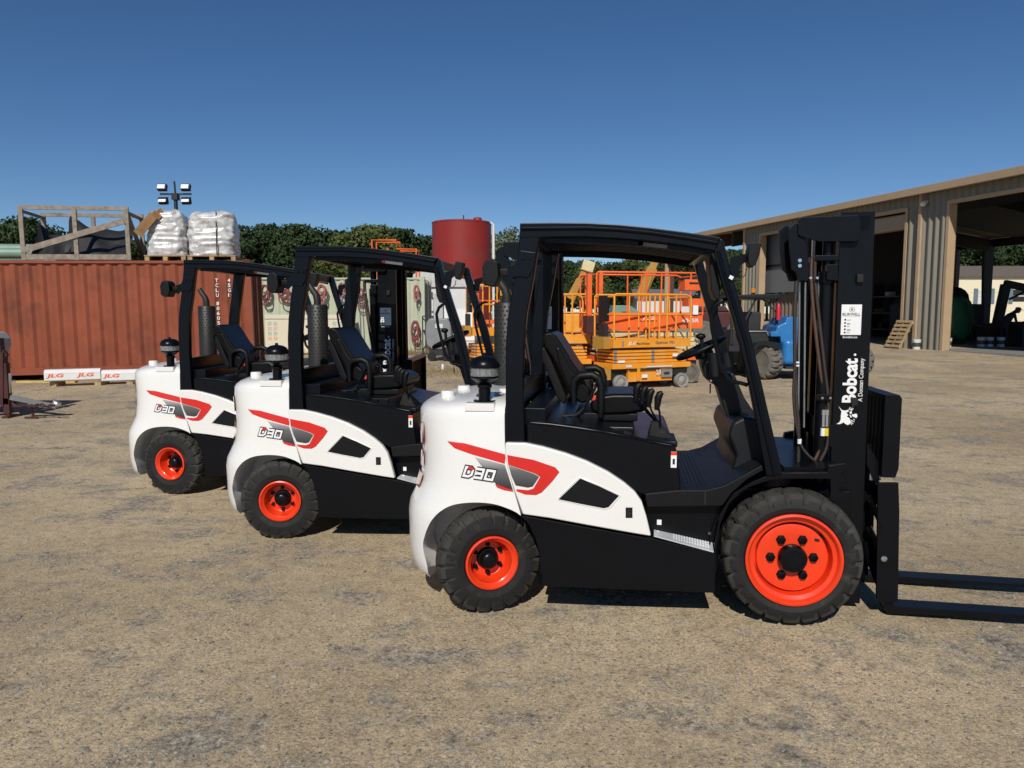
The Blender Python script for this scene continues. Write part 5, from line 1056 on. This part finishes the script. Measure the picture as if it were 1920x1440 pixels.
l1 = scissor('nearest yellow scissor lift with number 23 and dusty grey wheels, seen through the cab', p, R(24), 1.86, .76, yellow, yellow,
    texts=(('lettering', 'JLG', .17, .90, .20, .085, sticker, .3), ('lettering', 'Optimum 1931', .53, .905, .46, .08, ink, 0), ('lettering', 'MacAllister', .28, .915, .33, .05, maroon, 0), ('lettering', '23', .545, .30, .11, .095, sticker, 0)),
    small=((.05, .56, .16, .05, sticker), (.76, .66, .13, .06, sticker), (.42, .45, .62, .03, whitep), (.15, .46, .14, .05, whitep), (.36, .24, .13, .07, sticker), (.10, .88, .04, .12, grey)))
for i in range(5): pass
p = gp(1117, 722)
l2 = scissor('large orange scissor lift with cream scissor arms standing behind the nearest yellow lift', p, R(13), 2.45, 1.1, orangep, paleyel, zch=(.2, .50), zst=(.60, 1.12), zdk=(1.20, 1.48), ztop=2.40, wheel=dtyre, wr=.22, bars=5, posts=(0, .05, .46, .60, .88, 1.0), midz=.05, gate=False,
    texts=(('lettering', 'JLG', .42, 1.37, .26, .085, sticker, .3), ('lettering', '4045R', .80, 1.33, .40, .085, sticker, 0)), small=((.40, 1.355, .40, .018, dark),))
c_ = MB(); c_.bx(2.0, 2.42, -.04, .3, 2.02, 2.26); c_.build('control_box', orangep, l2, bevel=.02); c_ = MB(); c_.bx(2.1, 2.35, -.05, -.035, 2.16, 2.20); c_.bx(1.98, 2.4, 0, .2, 2.26, 2.30); c_.build('box_lid', dark, l2)
c_ = MB(); c_.bx(2.1, 2.44, -.02, .3, 1.68, 1.85); c_.build('tool_box', orangep, l2); c_ = MB(); c_.bx(2.2, 2.32, -.05, -.02, 1.50, 1.70); c_.build('manual_holder', sticker, l2)
c_ = MB(); c_.bx(.05, .13, -.02, .06, 1.48, 2.40); c_.bx(-.20, -.10, .0, .12, 1.4, 2.36); c_.build('gate_post', orangep, l2, bevel=.01)
c_ = MB(); c_.bx(-.22, .12, -.03, .25, 1.10, 1.48); c_.build('battery_tray', maroon, l2, bevel=.02)
p = gp(1022, 722)
l3 = scissor('yellow scissor lift at the left of the big orange lift, cut off by the mast', p, R(8), 1.86, .76, yellow, yellow, zdk=(.88, 1.06), ztop=1.93, texts=(('lettering', 'Optimum 1931', .30, .92, .5, .08, ink, 0), ('lettering', 'JLG', .68, .42, .2, .08, sticker, .3)), small=((.55, .60, .13, .06, sticker),), posts=(0, .25, .5, .62, .78, 1.0))
l3.location.x -= .85
p = gp(888, 712)
l4 = scissor('yellow scissor lift between the red silo and the nearest forklift exhaust', p, R(15), 1.86, .76, yellow, yellow, zdk=(1.0, 1.18), ztop=2.15, posts=(0, .12, .3, .45, .8, 1.0))
# orange leg with a black tyre between the lifts
p = gp(1098, 713); og = thing('outrigger_leg', 'bright orange upright leg of a boom machine beside a black ribbed tyre', 'boom machine', p)
c_ = MB(); Yq = p.y; s_ = Yq / FPX
def lp(u, v): return ((u - 1098) * s_, (713 - v) * s_)
c_.prism([lp(*q) for q in ((1089, 621), (1094, 618), (1104, 619), (1106, 640), (1104, 655), (1109, 670), (1106, 700), (1096, 713), (1090, 690), (1091, 650))], 0, .25); c_.build('leg', orangep, og, bevel=.01)
c_ = MB(); c_.lathe([(.1, -.12), (.30, -.12), (.33, -.08), (.33, .08), (.30, .12), (.1, .12)], (.27, .15, .33), (1, .25, 0), 28, lambda r, h, k, i: r - (.03 if (k % 3 == 0 and 1 < i < 4) else 0)); c_.build('tyre', rubber, og, ang=30)
# ---- boom lifts further back
def boomlift(label, u0, v0, u1, v1, Y, m, w=.28, tele=.18, base=orangep, basket=True, bw=1.6, dirx=1):
    a = atY(u0, v0, Y); b_ = atY(u1, v1, Y); zg = gz(a.x, Y); t = thing('boom_lift', label, 'boom lift', (a.x, Y, zg)); A = Vector((0, 0, a.z - zg)); B = Vector((b_.x - a.x, 0, b_.z - zg))
    c_ = MB(); c_.bar(A, A.lerp(B, .62), w, w); bo = c_.build('boom', m, t, bevel=.01); c_ = MB(); c_.bar(A.lerp(B, .5), B, tele, tele); c_.cyl(A.lerp(B, .1) - Vector((0, .2, .3)), A.lerp(B, .55) - Vector((0, .2, .15)), .05, 8); c_.build('telescopic_section', m, bo)
    c_ = MB(); c_.box(B + Vector((.08 * dirx, 0, .05)), (.4, .3, .35), Matrix.Rotation(.3, 3, 'Y')); c_.build('jib_head', paleyel, bo, bevel=.03)
    c_ = MB(); c_.bx(-1.0, 1.0, -.8, .8, .75, 1.35); c_.build('turret', base, t, bevel=.05); c_ = MB(); c_.bx(-1.1, 1.1, -.7, .7, .35, .7); c_.build('chassis', dark, t, bevel=.03)
    for x in (-.9, .9):
        for y in (-.85, .85): MB().lathe([(.15, -.14), (.40, -.14), (.44, -.1), (.44, .1), (.40, .14), (.15, .14)], (x, y, .44), (0, 1, 0), 24).build('wheel', dtyre, t)
    return t
boomlift('boom lift with a steep ochre arm rising behind the orange scissor lift', 1200, 556, 1236, 470, 24, ochre, .32, .22, orangep)
boomlift('boom lift with a thin ochre arm angled up at the left of the orange lift', 1068, 560, 1098, 502, 25, ochre, .22, .15, yellow)
# orange basket platforms raised behind the row
def basket(label, u0, u1, v0, v1, Y, m, step=None, col=None):
    a = atY(u0, v1, Y); b_ = atY(u1, v1, Y); zt = atY(u0, v0, Y).z; zg = gz(a.x, Y); t = thing('raised_platform', label, 'raised platform', (a.x, Y, zg)); W_ = b_.x - a.x; z1 = zt - zg; z0 = a.z - zg; q = MB()
    for y in (0, .9):
        q.tube([(0, y, z0), (0, y, z1), (W_ * .55, y, z1), (W_ * .56, y, z1 - (step or 0)), (W_, y, z1 - (step or 0)), (W_, y, z0)], .035, 6); q.tube([(0, y, (z0 + z1) / 2), (W_, y, (z0 + z1) / 2)], .03, 6)
    for x in (0, W_ * .35, W_): q.tube([(x, 0, z1 - (step or 0)), (x, .9, z1 - (step or 0))], .03, 6)
    ro = q.build('guardrail', m, t, ang=60); q = MB(); q.bx(-.05, W_ + .05, -.05, .95, z0 - .12, z0); q.build('platform', m, t); q = MB(); q.bx(W_ * .8, W_ * 1.02, .1, .5, .3, z0 - .1); q.build('lift_mast', m, t); q = MB(); q.bx(0, W_, 0, .9, .25, .7); q.build('chassis', dark, t)
    return t
basket('orange raised work platform with stepped rails behind the middle forklift', 699, 781, 450, 540, 27, orangep, .32)
basket('orange raised work platform right of the white pole', 895, 940, 528, 600, 24, orangep, 0)
# small generator, green box, between lifts
p = atY(1190, 585, 19.5); gg = thing('green_generator', 'small green generator on the deck behind the orange rail', 'generator', (p.x - .32, 19.5, p.z - .25)); c_ = MB(); c_.prism([(-.35, 0), (.45, 0), (.45, .22), (.15, .42), (-.28, .42)], -.3, .3); c_.build('housing', lgreen, gg, bevel=.02); MB().bx(-.05, .1, -.31, -.295, .12, .26).build('label', ink, gg)
MB().bx(-.9, .7, -.35, .35, -.12, -.003).build('deck', dark, gg); c_ = MB(); 
for x in (-.85, .65): c_.bx(x - .04, x + .04, -.3, .3, -(p.z - .25 - gz(p.x, 19.5)), -.12)
c_.build('leg', dark, gg)
# ------------------------------------------------------------------ blue rough terrain machine with black canopy
p = gp(1438, 713); Yb = p.y; bl = thing('blue_telehandler', 'blue rough terrain machine with large dusty tyres and a black canopy with amber beacon', 'telehandler', p, 0)
def bq(u, v, dy=0.): q = atY(u, v, Yb + dy); return q - Vector(p)
ty = MB(); rT = (bq(1438, 643).z) / 2
def lug(r, h, k, i): return r - (.045 if ((k + (2 if h > 0 else 0)) % 5 < 2 and 1 < i < 8) else 0)
def btyre(x, y, rot, lab='tyre'):
    ty = MB(); ty.lathe([(rT * .50, -.17), (rT * .62, -.20), (rT * .88, -.19), (rT * .97, -.15), (rT, -.05), (rT, -.01), (rT, .01), (rT, .05), (rT * .97, .15), (rT * .88, .19), (rT * .5, .17)], (0, 0, 0), (0, 1, 0), 90, lug)
    o = ty.build(lab, dtyre, bl, ang=35); o.location = (x, y, rT); o.rotation_euler = (0, 0, rot); ri = MB(); ri.lathe([(rT * .5, -.16), (rT * .46, -.10), (rT * .40, .0), (rT * .2, .02), (.0001, .02)], (0, 0, 0), (0, 1, 0), 24); ri.build('rim', paleyel, o); return o
btyre(0, .25, R(-52)); btyre(-.15, 1.9, R(-50)); btyre(2.1, .3, R(-20)); btyre(2.1, 2.0, R(-20))
fe = MB(); fe.prism([(q.x, q.z) for q in (bq(1412, 652), (1 and bq(1420, 643)), bq(1440, 640), bq(1455, 642), bq(1463, 655), bq(1448, 655), bq(1436, 648), bq(1424, 648), bq(1414, 658))], -.05, .5); fe.build('mudguard', dgrey, bl, bevel=.01)
bd = MB(); bd.prism([(q.x, q.z) for q in (bq(1448, 622), bq(1458, 622), bq(1460, 612), bq(1475, 605), bq(1478, 596), bq(1484, 594), bq(1520, 594), bq(1530, 690), bq(1470, 690), bq(1464, 676), bq(1470, 655), bq(1466, 632), bq(1448, 632))], .1, 1.1); bd.build('body', blue, bl, bevel=.03, seg=3)
bd = MB(); q = bq(1494, 660, .0); bd.box(q + Vector((.1, .2, 0)), (.85, .55, .62)); bd.build('engine_cowl', blue, bl, bevel=.14, seg=5, ang=80); bd = MB(); bd.bx(-.2, 2.6, .35, 1.6, .28, .55); bd.build('chassis', dark, bl, bevel=.03); MB().bx(.4, 1.1, -.05, .3, .26, .32).build('step', dark, bl)
cb_ = MB(); za = bq(1430, 553).z; cb_.prism([(-.85, za - .06), (-.82, za), (.30, za + .04), (.36, za), (.36, za - .08), (.2, za - .10)], .2, 1.7); cano = cb_.build('canopy', dgrey, bl, bevel=.03)
cp = MB()
for x in (-.75, .28):
    for y in (.3, 1.6): MB().cyl((x, y, .8), (x, y, za - .05), .035, 8).build('canopy_post', dark, bl)
cp.bar((-.7, .3, .8), (-.2, .3, za - .05), .04); cp.bar((.28, .3, za - .4), (-.1, .3, za - .05), .03); cp.build('canopy_brace', dark, bl)
cb_ = MB(); cb_.bx(-.8, .42, .3, 1.6, .62, 1.12); cb_.bx(-.3, .0, .5, 1.1, 1.1, 1.55); cb_.build('operator_station', dark, bl, bevel=.05); MB().tube([(-.45, .28, 1.0), (-.35, .28, 1.1), (.05, .28, 1.1), (.1, .28, 1.0)], .02, 6).build('grab_handle', grey, bl)
q = bq(1412, 553, .5); be_ = MB(); be_.cyl(q, q + Vector((0, 0, .05)), .035, 10); be_.build('beacon_base', dark, bl); be_ = MB(); be_.lathe([(.055, .05), (.058, .10), (.045, .15), (.0001, .17)], q, (0, 0, 1), 16); be_.build('beacon', amber, bl)
q = bq(1459, 600, .2); fx = MB(); fx.lathe([(.045, 0), (.048, .28), (.03, .34), (.02, .38), (.0001, .39)], q, (0, 0, 1), 14); fxo = fx.build('fire_extinguisher', redx, None, ang=50); fxo.location = Vector(p); tag(fxo, 'red fire extinguisher strapped to the rear canopy post of the blue machine', 'extinguisher')
# ------------------------------------------------------------------ the workshop building
P0 = Vector((15.4, 27, 0)); WD = Vector((-.257, .966, 0)).normalized(); WN = Vector((WD.y * -1, WD.x, 0)); WRZ = math.atan2(WD.y, WD.x)
bz = gz(15.4, 27); EV = 5.76; HD = 5.28; DEP = 18
bg_ = thing('workshop_building', 'long tan metal workshop with tall open bays, right of the forklifts', 'building', (P0.x, P0.y, bz), WRZ)
# local frame: x along the wall (away from the camera), y outward, z up
def ribbed(x0, x1, z0, z1, name='ribbed_wall', m=wallm, y=0., sgn=1):
    mb = MB(); pts = []; x = x0
    while x < x1 - 1e-6:
        for dx, dy in ((0, 0), (.10, 0), (.175, .072), (.225, .072), (.30, 0)):
            if x + dx <= x1: pts.append((x + dx, y + dy * sgn))
        x += .305
    pts.append((x1, y)); n = len(pts); mb.add([(a, b_, z0) for a, b_ in pts] + [(a, b_, z1) for a, b_ in pts], [(i, i + 1, n + i + 1, n + i) for i in range(n - 1)]); return mb.build(name, m, bg_, ang=15)
piers = [(-.12, 1.93), (5.6, 7.4), (11.44, 13.0), (-9.2, -7.2), (-16.5, -14.5)]
for a, b_ in piers:
    ribbed(a + .06, b_ - .06, -.3, HD); 
    for x in (a, b_ - .12): MB().bx(x, x + .12, -.30, .055, -.3, HD).build('jamb_trim', tan, bg_)
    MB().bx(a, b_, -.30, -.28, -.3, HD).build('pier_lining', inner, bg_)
xs0 = [-22] + sorted([v_ for a, b_ in piers for v_ in (a, b_)]) + [13.0]
ribbed(-22, 13.0, HD, EV, 'header_wall')
for x0, x1 in ((-7.2, -.12), (1.93, 5.6), (7.4, 11.44), (-14.5, -9.2)): MB().bx(x0, x1, -.05, .052, HD - .12, HD + .02).build('header_trim', tan, bg_); 
MB().bx(1.95, 5.58, -.55, -.15, HD - .75, HD - .15).build('rolled_door', roofm, bg_, bevel=.1)
for x in (1.05, 12.7, -8.2): MB().bx(x, x + .13, .05, .16, -.25, EV - .05).build('downpipe', tan, bg_)
rf = MB()
XE = 22.8; RDG = 1.1; rf.prism([(.38, EV - .03), (.38, EV + .10), (-DEP / 2, EV + RDG + .1), (-DEP / 2, EV + RDG)], -22, XE, lambda a, y, b_: (y, a, b_)); rf.prism([(-DEP - .38, EV - .03), (-DEP - .38, EV + .10), (-DEP / 2, EV + RDG + .1), (-DEP / 2, EV + RDG)], -22, XE, lambda a, y, b_: (y, a, b_)); rf.build('roof', roofm, bg_, flat=True); cl_ = MB(); cl_.prism([(-.3, EV - .09), (-.3, EV - .06), (-DEP / 2, EV + RDG - .04), (-DEP + .3, EV - .06), (-DEP + .3, EV - .09), (-DEP / 2, EV + RDG - .07)], -22, 13.0, lambda a, y, b_: (y, a, b_)); cl_.build('ceiling_shade_sheet', inner, bg_)  # dark sheet added under the tan roof, its colour stands in for shade
gt_ = MB(); gt_.bx(-22, XE + .02, .38, .50, EV - .14, EV + .13); gt_.build('gutter', tan, bg_, bevel=.02)
for x, u_ in ((17.25, 0), (21.9, 0)):
    for y in (-.25, -DEP + .2):
        co = MB(); co.prism([(-.0, -.3), (.28, -.3), (.28, EV - .9), (.0, EV)], x - .10, x + .10, lambda a, yy, b_: (yy, y - a, b_)); co.build('end_column', brown, bg_); 
    MB().bx(x + .10, x + .20, -.26, -.02, -.3, EV - .2).build('column_trim', tan, bg_)
    rr_ = MB(); rr_.prism([(-.2, EV - .05), (-.2, EV - .75), (-DEP / 2, EV + RDG - .55), (-DEP + .2, EV - .75), (-DEP + .2, EV - .05), (-DEP / 2, EV + RDG - .03)], x - .08, x + .08, lambda a, yy, b_: (yy, a, b_)); rr_.build('rafter', brown, bg_)
for x in (-14.9, -8.0, 1.0, 6.5, 14.7):
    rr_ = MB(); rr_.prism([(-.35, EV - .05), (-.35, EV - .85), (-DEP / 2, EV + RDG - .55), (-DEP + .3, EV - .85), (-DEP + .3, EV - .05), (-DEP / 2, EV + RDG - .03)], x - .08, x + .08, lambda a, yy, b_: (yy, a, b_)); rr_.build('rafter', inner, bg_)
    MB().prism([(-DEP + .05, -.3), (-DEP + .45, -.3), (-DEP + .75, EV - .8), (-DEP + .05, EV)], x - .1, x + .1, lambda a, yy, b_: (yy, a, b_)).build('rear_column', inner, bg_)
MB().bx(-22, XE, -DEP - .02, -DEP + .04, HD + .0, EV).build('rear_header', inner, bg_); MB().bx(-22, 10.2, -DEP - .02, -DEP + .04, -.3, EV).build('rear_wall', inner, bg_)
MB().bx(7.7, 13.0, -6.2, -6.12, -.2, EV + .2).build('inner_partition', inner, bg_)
gpn = MB(); gpn.bx(7.2, 11.9, -.62, -.58, 2.35, EV - .1); gpn.build('door_curtain', greyp, bg_); ribbed(7.2, 11.9, -.2, 2.30, 'brown_partition', M('brown_sheet', (.15, .115, .085), .7, var=.1), -.9); MB().bx(7.2, 11.9, -.63, -.56, 3.62, 3.74).build('curtain_rail', dark, bg_)
for y in (-3.2, -5.5): 
    for x in (-1.2, -4.0): l_ = MB(); l_.bx(x - .6, x + .6, y - .06, y + .06, EV - .3, EV - .22); l_.build('light_strip', M('lamp_white', (.8, .8, .8), .4), bg_)
cam_ = MB(); cam_.sphere((.9, .22, HD + .02), .11, 12); cam_.cyl((.9, .05, HD + .1), (.9, .2, HD + .08), .05, 10); co = cam_.build('security_camera', whitep, None, ang=80); co.matrix_world = Matrix.Translation((P0.x, P0.y, bz)) @ Matrix.Rotation(WRZ, 4, 'Z'); tag(co, 'white dome security camera high on the tan workshop wall', 'camera')
fl_ = MB(); fl_.bx(-22, 13, -DEP, -.1, -.4, .012 + .0); flo = fl_.build('concrete_floor', M('concrete', (.22, .21, .19), .85, var=.15, bmp=.1), None); flo.matrix_world = co.matrix_world.copy(); flo['kind'] = 'structure'
BW = Matrix.Translation((P0.x, P0.y, bz)) @ Matrix.Rotation(WRZ, 4, 'Z')
def place(o, x, y, z=0., rz=0.): o.matrix_world = BW @ Matrix.Translation((x, y, z)) @ Matrix.Rotation(rz, 4, 'Z')
# pallet leaning on the pier
pt = thing('leaning_pallet', 'weathered timber pallet leaning against the tan wall beside the open bay', 'pallet'); pt.matrix_world = BW @ Matrix(((0, 1, 0, 1.5), (-.88, 0, -.475, .80), (-.475, 0, .88, .06), (0, 0, 0, 1)))
for i in range(7): MB().bx(.0, .02, -.38, .38, .02 + i * .172, .12 + i * .172).build('slat', pwood, pt)
for y in (-.36, -.02, .32): MB().bx(.02, .11, y, y + .045, 0, 1.16).build('stringer', pwood, pt)
for i in range(4): MB().bx(.11, .13, -.38, .38, .06 + i * .33, .16 + i * .33).build('back_slat', pwood, pt)
# buckets
def bucket(label, u, v, m=whitep, Y=None, lab=True):
    p = gp(u, v) if Y is None else atY(u, v, Y)
    t = thing('bucket', label, 'bucket', p, 0, 'pails in front of the workshop'); MB().lathe([(.0001, 0), (.125, 0), (.145, .36), (.152, .362), (.152, .375), (.0001, .378)], (0, 0, 0), (0, 0, 1), 24).build('pail', m, t, ang=40)
    if lab: MB().lathe([(.1365, .1), (.1415, .25)], (0, 0, 0), (0, 0, 1), 24).build('label', M('pail_label', (.05, .05, .05), .5, var=.5, scale=30), t)
    MB().tube([(-.15, -.02, .34), (-.12, -.1, .24), (0, -.15, .2), (.12, -.1, .24), (.15, -.02, .34)], .004, 5).build('handle', silver, t); return t
bucket('white bucket with a dark label before the pier left of the large open bay', 1718, 655)
bucket('white bucket just inside the tan door jamb, beside the green tank', 1776, 652)
for i, u in enumerate((1839, 1855, 1876)): bucket(('leftmost', 'middle', 'rightmost')[i] + ' of three white buckets standing in the open bay', u, 650, Y=None)
# green tank
p = gp(1800, 648); gt = thing('green_tank', 'dark green round steel tank lying in the large open bay', 'tank', (p.x, p.y + 1.6, gz(p.x, p.y) + .0)); q = MB(); r_ = .88
q.lathe([(.0001, -1.25), (r_ * .6, -1.2), (r_ * .95, -1.0), (r_, -.85), (r_, .85), (r_ * .95, 1.0), (.0001, 1.2)], (0, 0, 1.08), (.55, -.83, 0), 40); q.build('shell', gtank, gt, ang=40); q = MB(); q.lathe([(r_ + .01, -.35), (r_ + .012, -.3)], (0, 0, 1.08), (.55, -.83, 0), 40); q.build('strap', dark, gt); q = MB(); q.bx(-.8, .8, -.6, .6, .05, .3); q.build('cradle', maroon, gt); q = MB(); q.cyl((.1, -.2, 1.95), (.1, -.2, 2.5), .08, 12); q.cyl((-.4, -.2, 2.2), (.1, -.2, 2.2), .04, 8); q.build('pump', silver, gt); q = MB(); q.tube([(.35, -1.1, 1.9), (.5, -1.3, 1.3), (.75, -1.4, .8), (1.2, -1.4, .7)], .025, 6); q.bar((.3, -1.15, 1.95), (.55, -1.6, .1), .05, .02); q.build('hose', hosem, gt)
# dark machines in the bay
p = gp(1855, 645); mq = thing('workshop_machine', 'dark machine with round housing standing behind the green tank in the bay', 'machine', (p.x + .4, p.y + 4, bz)); q = MB(); q.bx(-2.2, 1.4, -.5, .8, .3, 1.75); q.prism([(-2.2, 1.75), (-.1, 1.75), (-.1, 2.35), (-2.0, 2.1)], -.4, .6); q.sphere((.4, 0, 1.95), .6, 16); q.build('housing', dark, mq, bevel=.04); q = MB(); q.cyl((-.8, -.1, 2.1), (-.5, -.1, 2.75), .012, 5); q.build('aerial', dark, mq)
for x in (-1.6, .8): MB().lathe([(.1, -.1), (.38, -.1), (.38, .1), (.1, .1)], (x, -.6, .38), (0, 1, 0), 20).build('wheel', rubber, mq)
p = atY(1868, 640, 31); lm_ = thing('loader_arm', 'dark lifting arm reaching right across the open bay above the crouching person', 'lifting arm', (p.x, 31, bz)); q = MB(); q.bar((-.1, 0, .3), (.25, 0, 2.5), .30, .3); q.bar((.2, 0, 2.55), (1.4, 0, 2.3), .22, .28); q.bar((1.3, 0, 2.35), (2.9, 0, 2.5), .2, .25); q.cyl((.3, -.2, 1.9), (1.1, -.2, 2.3), .05, 8); q.build('arm', dark, lm_, bevel=.02); q = MB(); q.bx(-.6, .3, -.4, .4, .2, .9); q.build('base', maroon, lm_, bevel=.03); q = MB(); q.bx(1.3, 2.8, -.3, .5, .3, 1.0); q.build('engine_block', dark, lm_, bevel=.05); MB().cyl((.3, -.7, .1), (.3, -.7, 1.0), .22, 20).build('barrel', M('red_barrel', (.25, .02, .02), .5), lm_)
# bench and shelves in bay two
sh_ = thing('storage_shelf', 'dark loaded storage shelves deep inside the second open bay', 'shelves'); place(sh_, 9.3, -5.6)
for z in (.5, 1.3, 2.1): MB().bx(-1.4, 2.2, -.3, .3, z, z + .06).build('shelf', wood, sh_)
for x in (-1.4, .4, 2.2): MB().bx(x, x + .06, -.3, .3, 0, 2.8).build('upright', dark, sh_)
for i in range(9): x = -1.3 + i * .38; MB().bx(x, x + .26, -.2, .2, (.56, 1.36, 2.16)[i % 3], (.56, 1.36, 2.16)[i % 3] + .2 + .1 * (i % 2)).build('stored_box', (card, greyp, whitep, maroon)[i % 4], sh_)
rc_ = MB(); rc_.lathe([(.0001, 0), (.28, 0), (.28, .9), (.0001, .92)], (0, 0, 0), (0, 0, 1), 20); o = rc_.build('red_drum', maroon, None); place(o, 2.6, -.9); tag(o, 'dull red drum just inside the second bay, behind the leaning pallet', 'drum')
# ---- person bending over inside the bay
p = atY(1886, 640, 29.5); pe = MB(); r0 = None
def skin(chains, name, mat_, parent, loc):
    me = bpy.data.meshes.new(name); vs, es, rad = [], [], []
    idx = {}
    for ch in chains:
        prev = None
        for pt_, r_ in ch:
            k = tuple(round(c_, 4) for c_ in pt_)
            if k not in idx: idx[k] = len(vs); vs.append(pt_); rad.append(r_)
            i = idx[k]
            if prev is not None: es.append((prev, i))
            prev = i
    me.from_pydata(vs, es, []); o = bpy.data.objects.new(name, me); COL.objects.link(o); sk_ = o.modifiers.new('skin', 'SKIN')
    for i, v_ in enumerate(me.skin_vertices[0].data): v_.radius = rad[i] if isinstance(rad[i], tuple) else (rad[i], rad[i]); v_.use_root = (i == 0)
    su = o.modifiers.new('sub', 'SUBSURF'); su.levels = 2; su.render_levels = 2
    bpy.context.view_layer.update(); dg = bpy.context.evaluated_depsgraph_get(); me2 = bpy.data.meshes.new_from_object(o.evaluated_get(dg)); o.modifiers.clear(); o.data = me2; me2.materials.clear(); me2.materials.append(mat_)
    for f_ in me2.polygons: f_.use_smooth = True; f_.material_index = 0
    o.parent = parent; o.location = loc; return o
per = thing('person', 'person in dark clothes and peaked cap bending over a machine in the bay', 'person', (p.x, 29.5, bz))
cloth = M('dark_workwear', (.018, .019, .024), .85, var=.3); skinm = M('skin', (.18, .10, .07), .55)
pel = (-.12, 0, .92); che = (.12, 0, 1.26); nek = (.25, 0, 1.36); hea = (.36, 0, 1.42)
skin([[(pel, (.15, .17)), ((0, 0, 1.10), (.14, .16)), (che, (.15, .19)), (nek, (.065, .065)), ((.31, 0, 1.40), (.085, .085)), ((.40, 0, 1.44), (.09, .09))],
      [(pel, .15), ((-.1, -.11, .85), .095), ((-.04, -.13, .5), .07), ((-.12, -.13, .10), .048), ((.05, -.14, .05), .045)], [(pel, .15), ((-.1, .11, .85), .095), ((-.1, .13, .5), .07), ((-.2, .13, .10), .048), ((-.05, .14, .05), .045)],
      [(che, .15), ((.15, -.20, 1.26), .062), ((.20, -.24, 1.0), .045), ((.42, -.20, .92), .034), ((.50, -.18, .91), .03)], [(che, .15), ((.15, .20, 1.26), .062), ((.24, .24, 1.0), .045), ((.46, .18, .92), .034), ((.54, .16, .91), .03)]], 'body', cloth, per, (0, 0, 0))
hb = MB(); hb.sphere((.405, 0, 1.44), .098, 14, (1, .82, 1.12)); hb.lathe([(.012, 0), (.018, .015), (.0001, .03)], (.485, 0, 1.42), (1, 0, -.3), 8); hb.sphere((.40, -.085, 1.43), .022, 8); hb.sphere((.40, .085, 1.43), .022, 8); hb.build('face', skinm, per, ang=80)
cp_ = MB(); cp_.lathe([(.104, 0), (.102, .04), (.08, .085), (.0001, .10)], (.40, 0, 1.475), (.15, 0, 1), 18); cp_.prism([(0, -.07), (.10, -.05), (.12, 0), (.10, .05), (0, .07)], 0, .012, lambda a, y, b_: (.475 + a, b_, 1.475 + y - a * .25)); cp_.build('cap', cloth, per, ang=60)
for sgy, base_ in ((-1, (.50, -.18, .91)), (1, (.54, .16, .91))):
    for j in range(4): skin([[(base_, .018), ((base_[0] + .05, base_[1] + (j - 1.5) * .018, base_[2] - .01), .009), ((base_[0] + .085 - abs(j - 1.4) * .008, base_[1] + (j - 1.5) * .019, base_[2] - .035), .008)]], 'finger', skinm, per, (0, 0, 0))
    skin([[(base_, .018), ((base_[0] + .02, base_[1] - sgy * .04, base_[2] - .015), .009), ((base_[0] + .05, base_[1] - sgy * .05, base_[2] - .03), .008)]], 'thumb', skinm, per, (0, 0, 0))
wb = thing('workpiece', 'dark machine block the bending person works on', 'machine', (p.x + .35, 29.5, bz)); MB().bx(0, .9, -.4, .4, 0, .86).build('block', dark, wb, bevel=.05); MB().bx(.1, .5, -.42, -.38, .5, .8).build('cover', whitep, wb)
# ---- mobile home beyond
p = atY(1793, 600, 62); mh = thing('mobile_home', 'long cream mobile home with blue grey shutters seen through the open bay', 'mobile home', (p.x - 3, 62, gz(p.x, 62))); zt_h = atY(1793, 519, 62).z - mh.location.z; zr = atY(1793, 506, 62).z - mh.location.z
MB().bx(0, 22, 0, 6, .2, zt_h).build('wall', cream, mh); q = MB(); q.prism([(-.3, zt_h), (6.3, zt_h), (3, zr + .5)], -.3, 22.3, lambda a, y, b_: (y, a, b_)); q.build('roof', M('brown_shingle', (.13, .105, .085), .9, var=.2), mh)
for i in range(12): MB().bx(0, 22, -.02, 0, .4 + i * .25, .42 + i * .25).build('siding_lap', cream, mh) if i % 3 == 0 else None
for u in (1845, 1911):
    x = atY(u, 550, 62).x - mh.location.x; w_ = MB().bx(x - .5, x + .5, -.05, -.01, zt_h - 2.3 if u < 1900 else zt_h - 2.0, zt_h - 1.05).build('window', dark if u > 1900 else whitep, mh)
    for sx in (-.85, .53): MB().bx(x + sx, x + sx + .32, -.05, -.01, zt_h - 2.2, zt_h - .95).build('shutter', M('shutter', (.12, .17, .19), .6), mh)
    MB().bx(x - .5, x + .5, -.07, -.05, zt_h - 1.6, zt_h - 1.52).build('sash', whitep, mh)
# low grey roofs far left of the columns
p = atY(1195, 556, 75); o = thing('far_shed', 'low grey roofed shed in front of the trees, seen through the cab', 'shed', (p.x, 75, gz(p.x, 75))); MB().bx(0, 7, 0, 4, 0, atY(1195, 560, 75).z - o.location.z).build('wall', whitep, o); q = MB(); q.prism([(-.3, 0), (4.3, 0), (2, 1.0)], -.3, 7.3, lambda a, y, b_: (y, a, b_ + atY(1195, 560, 75).z - o.location.z)); q.build('roof', greyp, o)
# rusty truck part and white drum behind the brown column
p = gp(1325, 648); rt = thing('rusty_tractor', 'rusty red old tractor standing behind the brown column', 'tractor', p); q = MB(); q.bx(-.4, 1.6, .2, 1.2, .7, 1.35); q.prism([(-.4, 1.35), (1.0, 1.35), (.8, 1.6), (-.3, 1.55)], .3, 1.1); q.build('body', maroon, rt, bevel=.06)
for x in (-.1, 1.3): MB().lathe([(.18, -.12), (.46, -.12), (.5, -.06), (.5, .06), (.46, .12), (.18, .12)], (x, .15, .5), (0, 1, 0), 24).build('tyre', dtyre, rt)
